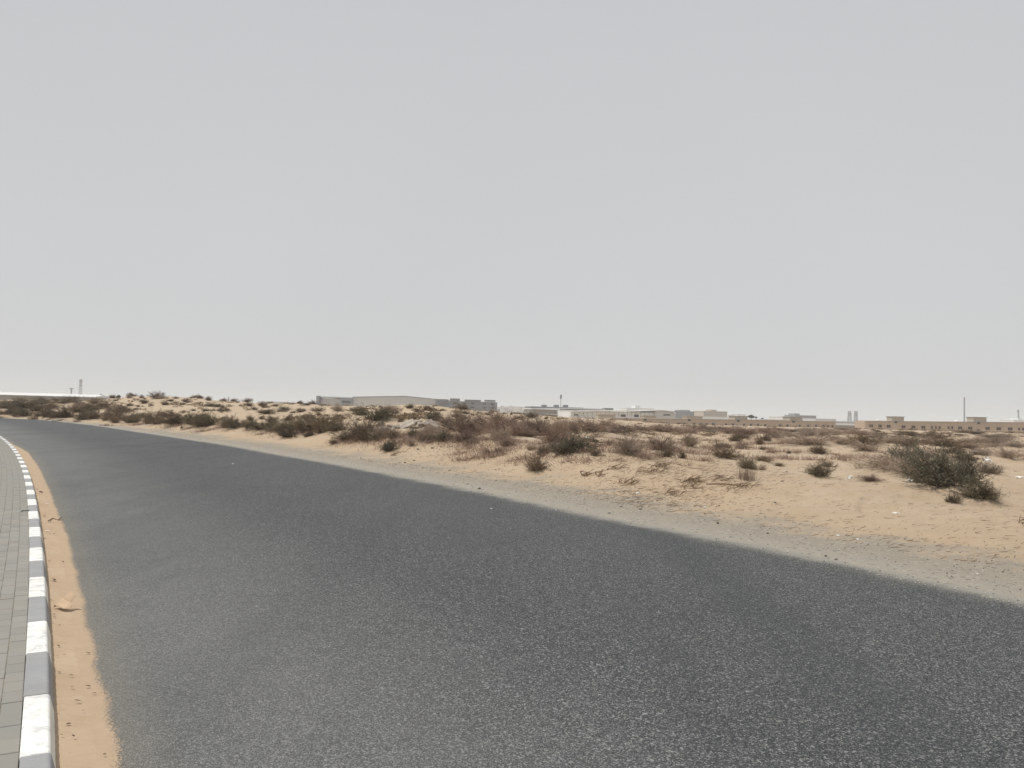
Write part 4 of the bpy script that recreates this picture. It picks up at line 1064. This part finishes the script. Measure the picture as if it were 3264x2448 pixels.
# long low warehouse at far left
b = Bld('long_warehouse', -330, 400, 297, 425, 'long low grey warehouse with white roof at the far left', 'warehouse')
u0_, u1_ = b.u(-330), b.u(297); ze0, ze1 = b.z(-330, 1247), b.z(297, 1266.0); ze = ze1
MB().box(u0_, u1_, 0, 40, b.zb, ze - 0.02).build('wall', M_TAUPE, b.o)
zr = ze + 1.5
mb = MB(); mb.v = [(u0_ - 1, -1, ze), (u1_ + 1, -1, ze), (u1_ + 1, 20, zr), (u0_ - 1, 20, zr), (u1_ + 1, 41, ze), (u0_ - 1, 41, ze)]; mb.f = [(0, 1, 2, 3), (3, 2, 4, 5), (1, 4, 2), (0, 3, 5), (0, 5, 4, 1)]
mb.build('roof', M_ROOF, b.o)
for i in range(16):
    uu = u0_ + (u1_ - u0_)*(i + .5)/16
    MB().box(uu - 1.6, uu + 1.6, -.15, .05, b.zb, ze - 3.2).build('door', M_DKGR, b.o)
def lattice(name, px, pyt, pyb, depth, wt, wb, label, cat='tower', n_=8, heads=(), mat=M_STEEL, thick=0.16):
    p = PT(px, pyt, depth); zt = p[2]; z0 = -3.0; o_ = empty(name, (p[0], depth, 0)); tag(o_, label, cat); mb = MB()
    wt *= depth/F/2; wb *= depth/F/2
    zs = np.linspace(z0, zt, n_ + 1)
    def c(i, k):
        t = (zs[k] - z0)/(zt - z0); w_ = wb + (wt - wb)*t; sx, sy = ((-1, -1), (1, -1), (1, 1), (-1, 1))[i]; return (sx*w_, sy*w_, zs[k])
    for i in range(4): mb.bar(c(i, 0), c(i, n_), thick)
    mb.build('legs', mat, o_); mb = MB()
    for k in range(n_):
        for i in range(4):
            j = (i + 1) % 4; mb.bar(c(i, k), c(j, k + 1), thick*.6); mb.bar(c(j, k), c(i, k + 1), thick*.6); mb.bar(c(i, k+1), c(j, k+1), thick*.6)
    mb.build('bracing', mat, o_)
    for (y_, w_, h_) in heads:
        z_ = CZ + ray(px, y_)[2]*depth; w_ *= depth/F/2; h_ *= depth/F/2
        mb = MB(); mb.box(-w_, w_, -w_, w_, z_ - h_, z_ + h_); mb.build('antenna', M_STEEL, o_)
    return o_
lattice('telecom_tower', 258, 1209, 1262, 1000, 4.5, 10, 'tall lattice telecom tower behind the long white roofed warehouse', n_=9, heads=((1213,7,4),(1220,6.5,4),(1229,6,3)))
lattice('floodlight_mast', 228, 1237, 1260, 950, 2, 2.5, 'short mast with wide head left of the tall lattice tower', 'mast', n_=5, heads=((1239,9,3),(1244,6,2)))
lattice('small_pylon', 322, 1256, 1276, 600, 3, 8, 'small pylon standing on the horizon right of the long warehouse', 'pylon', n_=5, heads=((1260,7,3),))
def pole(name, px, pyt, depth, w, label, head=None, cat='mast', mat=M_STEEL):
    p = PT(px, pyt, depth); o_ = empty(name, (p[0], depth, 0)); tag(o_, label, cat); r_ = w*depth/F/2
    MB().bar((0, 0, -3), (0, 0, p[2]), r_*1.25, 8, r_*.8).build('shaft', mat, o_)
    if head:
        y0, y1, hw = head; z1, z0 = CZ + ray(px, y0)[2]*depth, CZ + ray(px, y1)[2]*depth
        MB().bar((0, 0, z0), (0, 0, z1), hw*depth/F/2, 10).build('antenna_cluster', M_DKGR, o_)
    return o_
pole('chimney_pole', 729, 1264, 430, 2.6, 'thin grey pole rising behind the pale dune at left')
pole('short_pole', 806, 1270, 430, 2, 'very short pole on the horizon above the left dune')
pole('antenna_mast', 1788, 1257, 500, 1.8, 'antenna mast with dark cylindrical head above the white roofs', (1259, 1271, 5.5))
# big grey warehouse
b = Bld('grey_warehouse', 1007, 424, 1392, 418, 'biggest pale grey warehouse with low gabled roof in the centre left', 'warehouse')
b.gable('wall', [(1124,1265.5),(1205,1264),(1290,1262.6),(1392,1273)], M_WARE, 0, 60)
roof_band(b, 'roof_edge', [(1124,1264.6),(1205,1263.1),(1290,1261.7),(1392,1272.1)], 1.2, M_DKGR, -.4, 60)
b.box('side_wing', 1017, 1090, 1269, None, M_WARE, 3, 40, ref=1017)
roof_band(b, 'canopy_roof', [(1007,1261.2),(1124,1266.6)], 5.0, M_PALEW, 2.0, 41)
roof_band(b, 'canopy_edge', [(1007,1266.4),(1124,1268.0)], 1.5, M_DKGR, 1.6, 2.4)
b.box('corner_pier', 1007, 1016, 1261.5, None, M_BLUE, 0, 6, ref=1011)
b.box('office_block', 1088, 1124, 1268, None, M_BLUE, -1.5, 8)
for y_ in (1278.5, 1281.0, 1283.4):
    b.window(1106, y_, 25, 1.3, 'louvre', M_DARK, False).location.y = -1.5
b.window(1106, 1297, 34, 6, 'door', M_DARK, False).location.y = -1.5
for px in (1105, 1107):
    pass
# stepped office front joined to it
b = Bld('stepped_office', 1388, 412, 1576, 410, 'blue grey office block with stepped parapet right of the big warehouse', 'office')
b.box('wall', 1388, 1576, 1279.2, None, M_BLUE, 0, 16, ref=1480)
for x0, x1, y0 in ((1388,1424,1273.2),(1434,1461,1271),(1481,1529,1275),(1544,1576,1275.8)):
    b.box('parapet', x0, x1, y0, 1280, M_BLUE, -.6, 5)
    b.box('coping', x0 - .5, x1 + .5, y0 - .8, y0 + .3, M_DKGR, -.9, 5.2)
b.box('sign', 1401, 1436, 1287.2, 1289.6, M_DKGR, -.75, -.6)
for x, ys in ((1449,(1285,1297)),(1480,(1286,1298.5)),(1506,(1286.5,1299)),(1544,(1287.5,1300)),(1570,(1288.5,1300.5))):
    for y_ in ys: b.window(x, y_, 8.5, 2.6, mat=M_DARK).location.y = -.6 if not 1462 < x < 1480 else 0
# pale warehouse behind
b = Bld('pale_warehouse', 1540, 520, 1700, 520, 'pale low gabled warehouse between the stepped office and the white roofed shed', 'warehouse')
b.gable('wall', [(1540,1300.5),(1576,1297.5),(1640,1295.2),(1700,1299.5)], M_PALEW, 0, 50)
for x in (1598, 1603, 1625, 1630): b.box('roof_vent', x - 1, x + 1, 1293.0, 1296.5, M_STEEL, 5, 6)
# white roofed grey shed with rooftop units
b = Bld('white_roofed_shed', 1696, 440, 1953, 446, 'grey shed with bright white roof edge and three rooftop units', 'warehouse')
b.box('wall', 1696, 1819, 1304, None, M_TAUPE, 0, 30, ref=1700)
roof_band(b, 'roof', [(1694,1300.8),(1800,1299.8),(1953,1303.5)], 3.4, M_ROOF, -1, 34)
b.box('upper_wall', 1700, 1870, 1297, 1302, M_DKGR, 8, 30, ref=1780)
b.box('end_block', 1927, 1953, 1301, 1306.5, M_DKGR, -1.4, 6)
b.box('wall_band', 1740, 1817, 1320.2, 1322.4, M_PALEW, -.25, .1)
b.box('side_wall', 1819, 1950, 1306.5, None, M_TAUPE, 2, 30, ref=1880)
for x in (1746, 1786, 1816): b.box('rooftop_unit', x - 7, x + 7, 1290, 1297.6, M_BLUE, 10, 14)
for x in np.arange(1706, 1800, 11.5): b.box('roof_vent', x - .8, x + .8, 1298.2, 1301, M_DKGR, 2, 3)
b.window(1812, 1312, 3, 12, 'downpipe', M_DKGR, False)
# white shed with curved roof
b = Bld('arched_roof_shed', 1819, 400, 2150, 410, 'long white shed whose roof curves down at its right end', 'warehouse')
b.box('wall', 1819, 2090, 1311.5, None, M_PALEW, 0, 26, ref=1950)
prof = [(1819,1310.2),(1900,1308.6),(2000,1308.2),(2060,1308.4),(2098,1306.8),(2116,1307.6),(2130,1310),(2141,1313),(2150,1317)]
b.gable('front_wall', [(2085,1311.5),(2098,1309.5),(2115,1310.4),(2129,1313),(2140,1316),(2147,1319)], M_WARE, -1.2, 20)
roof_band(b, 'roof', prof, 2.2, M_ROOF, -2.2, 28)
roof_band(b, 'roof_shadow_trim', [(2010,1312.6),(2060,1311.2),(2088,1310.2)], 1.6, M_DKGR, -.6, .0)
for x, y_, w, h in ((1837,1322.5,12,4),(1987,1325,14,6),(2029,1325.5,13,7)): b.window(x, y_, w, h, 'door', M_DARK, False)
for x in (2115, 2121, 2129): b.window(x, 1322.5, 5 if x < 2125 else 9, 3, mat=M_DARK).location.y = -1.2
for x in np.arange(1832, 2085, 14): b.window(x, 1319, .9, 13, 'column', M_TAUPE, False)
# beige huts before the sheds
for i, (x0, x1, y0, lb) in enumerate(((1908,1962,1321,'low beige hut with pale roof before the white shed, left one'),(2053,2092,1324.5,'low beige hut by the curved end of the white shed'),(2190,2240,1326.5,'low beige hut in front of the grey apartment block'),(2347,2383,1327,'low brown hut left of the dark tree'))):
    b = Bld('beige_hut', x0, 376, x1, 377, lb, 'hut'); b.box('wall', x0, x1, y0 + 1.2, None, M_BEIG2 if i < 3 else M_TAUPE, 0, 6); b.box('roof', x0 - 2, x1 + 2, y0, y0 + 1.4, M_BEIG2 if i != 3 else M_DKGR, -.6, 6.6)
# distant blocks
def block(name, depth, x0, x1, yt, mat, label, towers=(), rows=0, colsn=0, base=1332, cat='building'):
    b = Bld(name, x0, depth, x1, depth*1.01, label, cat); b.box('wall', x0, x1, yt, None, mat, 0, 18)
    b.box('parapet', x0 - .6, x1 + .6, yt - 1, yt + .6, mat, -.5, 18.5)
    for a0, a1, y_ in towers: b.box('stair_tower', a0, a1, y_, yt + .5, mat, 2, 12)
    for r_ in range(rows):
        for c_ in range(colsn):
            b.window(x0 + (x1 - x0)*(c_ + .5)/colsn, yt + 3.2 + (base - yt - 3)*r_/rows, (x1 - x0)/colsn*.5, 1.7, mat=M_DKGR, frame=False)
    return b
block('distant_block', 900, 1998, 2085, 1302.5, M_PALEW, 'distant pale building with a small roof tower above the white shed', ((2027,2043,1293),), 0, 0)
block('grey_apartment_block', 820, 2153, 2224, 1312, M_BLUE, 'distant grey apartment block with raised middle', ((2170,2203,1307),), 3, 9)
block('beige_apartment_block', 800, 2243, 2318, 1312, M_BEIG2, 'distant beige apartment block with one raised roof tower', ((2270,2288,1306),), 3, 10)
block('distant_house', 950, 2325, 2346, 1322, M_PALEW, 'small far pale house between beige apartment block and dark tree')
block('distant_house', 950, 2352, 2378, 1321.5, M_PALEW, 'small far pale house just left of the dark tree')
block('terrace_block', 850, 2536, 2602, 1325, M_BLUE, 'distant grey block stretching right of its pale square tower', ((2537,2553,1318),), 2, 9, 1338)
block('distant_house', 950, 2496, 2514, 1329, M_PALEW, 'small far pale house left of the grey block with square tower')
block('low_factory', 760, 2600, 2665, 1336, M_WARE, 'low grey roofed sheds far behind the gap between the beige compounds')
block('low_factory', 760, 2225, 2330, 1329, M_PALEW, 'pale low shed behind the compound at the foot of the apartment blocks')
block('low_factory', 900, 820, 925, 1281.5, M_WARE, 'low distant grey roof on the horizon left of the big warehouse', ((850,890,1279.5),))
block('boundary_wall', 440, 905, 1070, 1286.5, M_TAUPE, 'long low taupe wall running left from the big warehouse', cat='wall')
block('low_factory', 420, 2420, 2500, 1337.5, M_ROOF, 'white low roof showing over the beige compound, left of the roof hut')
# sheds in the gap
b = Bld('gap_warehouse', 2655, 460, 2762, 460, 'low white banded warehouse in the gap between the two beige buildings', 'warehouse')
b.box('wall', 2655, 2762, 1347, None, M_TAUPE, 0, 20); b.box('white_band', 2655, 2760, 1349.5, 1356, M_ROOF, -.4, .1); b.box('roof', 2655, 2762, 1343, 1347.2, M_WARE, .5, 24)
# beige labour compound, two long buildings
def compound(b, x0, x1, prof, wins, highs, lows, huts, mat, huty):
    b.gable('wall', prof, mat, 0, 14)
    roof_band(b, 'coping', [(x, y - .7) for x, y in prof], .9, M_TAUPE, -.35, 14.3)
    for x, y_, w, h in wins:
        b.window(x, y_, w, h)
    for x, y_ in highs: b.window(x, y_, 7.5, 5)
    for x, y_ in lows: b.window(x, y_, 8, 3.5)
    for h0, h1, y0, y1 in huts:
        b.box('roof_hut', h0, h1, y0 + 1.4, y1, M_BEIG2, 1.5, 8); b.box('hut_roof', h0 - 2, h1 + 2, y0, y0 + 1.5, M_TAUPE, 1.0, 8.6)
b = Bld('beige_compound', 1950, 340, 2664, 352, 'long single storey beige compound with rows of small windows, left of the gap', 'building')
wx = [1800 + x/3.456 for x in (940,1000,1062,1130,1255,1322,1430,1498,1567,1637,1780,1855,1977,2053,2133)] + [2400 + x/4.608 for x in (185,400,510,690,815,930,1040,1105,1170)]
wins = [(x, np.interp(x, [2072, 2417, 2650], [1349, 1354.5, 1358.5]), 6 if x > 2100 else 5, 5) for x in wx]
compound(b, 1950, 2664, [(1950,1333.5),(2200,1336),(2440,1340),(2664,1344)], wins, [(2057.5,1337.3),(2198,1339.3),(2354,1342),(2530,1344)], [(2198,1355.5),(2354,1360),(2530,1362.5)], [(2523,2561,1328.5,1342),(2347,2384,1326.5,1340)], M_BEIGE, 0)
for x in [wx[i] + 5.5 for i in (1, 3, 5, 7, 9, 11, 13, 16, 19, 20, 21)]:
    b.window(x, np.interp(x, [2072, 2650], [1346.5, 1354]), 3.2, 2.4, 'air_conditioner', M_AC, False).location.y = -.35
b = Bld('beige_long_building', 2757, 335, 3420, 325, 'long beige building with square brown windows and two roof huts at the right', 'building')
wr = [(2784 + x/4.608, w) for x, w in ((-45,4),(-15,4),(100,9),(225,10),(445,10),(590,10),(735,10.5),(860,5),(920,4.5),(975,5),(1105,5),(1160,5),(1275,11),(1422,11),(1677,11),(1842,11.5),(2010,11.5),(2140,5),(2200,5),(2330,11),(2480,11))]
wins = [(x, np.interp(x, [2774, 2900, 3220, 3300], [1357, 1361, 1367, 1368.5]), w, 7) for x, w in wr]
compound(b, 2757, 3420, [(2757,1342),(2960,1344),(3264,1346.8),(3420,1348.5)], wins, [(2856,1346),(3119.5,1349.3)], [(3119.5,1370.5)], [(2847,2886,1327.5,1343.5),(3108,3150,1329.5,1346)], M_BEIGE, 0)
# lattice towers right
for i, (x, lb) in enumerate(((2708,'left of the twin hazy lattice towers'),(2728,'right of the twin hazy lattice towers'))):
    lattice('lattice_tower', x, 1311, 1340, 1200, 7, 10, lb, n_=6, heads=((1318,8,3),(1324,9,2.5)), thick=.28)
    o_ = bpy.data.objects['lattice_tower' if i == 0 else 'lattice_tower.001']
    for dx in (-1, 1):
        p = PT(x + dx*2.6, 1309, 1200); MB().bar((p[0] - o_.location.x, 0, 2), (p[0] - o_.location.x, 0, p[2]), .3).build('spire', M_STEEL, o_)
lattice('guyed_mast', 3074, 1266, 1345, 1100, 2.2, 2.6, 'very tall thin lattice mast behind the long beige building', 'mast', n_=16, thick=.2)
o_ = pole('factory_chimney', 3246.5, 1306, 1000, 5, 'dark grey factory chimney at the far right edge', None, 'chimney', M_BLUE)
for dx, y_ in ((-3.2, 1309), (-2.6, 1313)):
    p = PT(3246.5 + dx, y_, 1000); MB().box(p[0] - o_.location.x - .5, p[0] - o_.location.x + .8, -.6, .6, p[2] - .5, p[2] + .5).build('platform', M_STEEL, o_)
block('factory_building', 990, 3232, 3280, 1340, M_PALEW, 'hazy pale factory building around the foot of the chimney', ((3236,3244,1337),(3250,3262,1333)))
# white tanks and domes peeping over the beige building
def dome(px, pyt, depth, w, label):
    p = PT(px, pyt, depth); r_ = w*depth/F/2; o_ = empty('white_dome', (p[0], depth, p[2] - r_*.6)); tag(o_, label, 'dome'); import bmesh
    bm = bmesh.new(); bmesh.ops.create_uvsphere(bm, u_segments=20, v_segments=10, radius=r_)
    for v in bm.verts: v.co.z = v.co.z*.6 if v.co.z > 0 else v.co.z*.2
    me = bpy.data.meshes.new('shell'); bm.to_mesh(me); bm.free(); me.materials.append(M_ROOF); me.shade_smooth(); new_obj('shell', me, o_)
    MB().bar((0, 0, -p[2] + r_*.6 - 3), (0, 0, 0), r_*.98, 20).build('drum', M_PALEW, o_)
dome(2798, 1336.5, 430, 12, 'white dome behind the left end of the long beige building')
dome(3048, 1339.5, 430, 14, 'white dome left of the tall thin mast base')
# far trees
def tree(px, pyb, w, h, depth, label):
    p = PT(px, pyb, depth); W_, H_ = w*depth/F, h*depth/F; o_ = empty('tree', (p[0], depth, p[2] - H_*.3)); tag(o_, label, 'tree')
    rng = np.random.default_rng(int(px)); MB().bar((0, 0, -2), (0, 0, H_*.7), W_*.04, 6, W_*.02).build('trunk', M_WOOD, o_)
    cl = rng.normal(0, 1, (14, 3)); cl /= np.linalg.norm(cl, axis=1, keepdims=True); cl *= np.array([W_*.34, W_*.3, H_*.3]); cl[:, 2] += H_*.75
    C_ = (cl[rng.integers(0, 14, 1800)] + rng.normal(0, 1, (1800, 3))*np.array([W_*.09, W_*.09, H_*.10]))
    new_obj('crown', fast_mesh('crown', *leaves(C_, W_*.05, rng), [M_DARKTREE], False), o_)
tree(2394, 1333, 22, 12, 420, 'dark tree showing over the beige compound, right of the brown hut')
tree(2409, 1334, 10, 7, 420, 'small dark tree at the right foot of the larger dark tree')
tree(378, 1272, 16, 14, 190, 'round hazy bush tree on the horizon at the left end of the dune')
tree(360, 1273, 9, 11, 200, 'narrow hazy bush tree left of the round one on the horizon')
tree(2430, 1336, 8, 5, 430, 'tiny dark tree top over the compound, rightmost of the three')

# ------------------------------------------------------------------ dusty air
hb = MB().box(-7400, 7400, -7400, 7400, -6.0, 48.0)
q_ = bpy.data.materials.new('dusty_air'); q_.use_nodes = True; t = q_.node_tree; t.nodes.clear()
ou = t.nodes.new('ShaderNodeOutputMaterial'); pv_ = t.nodes.new('ShaderNodeVolumePrincipled')
pv_.inputs['Color'].default_value = (0.89, 0.94, 0.99, 1); pv_.inputs['Density'].default_value = 0.00034
t.links.new(pv_.outputs[0], ou.inputs['Volume'])
o_ = hb.build('haze', q_); o_['kind'] = 'stuff'; o_['label'] = 'thin dusty air over the desert'
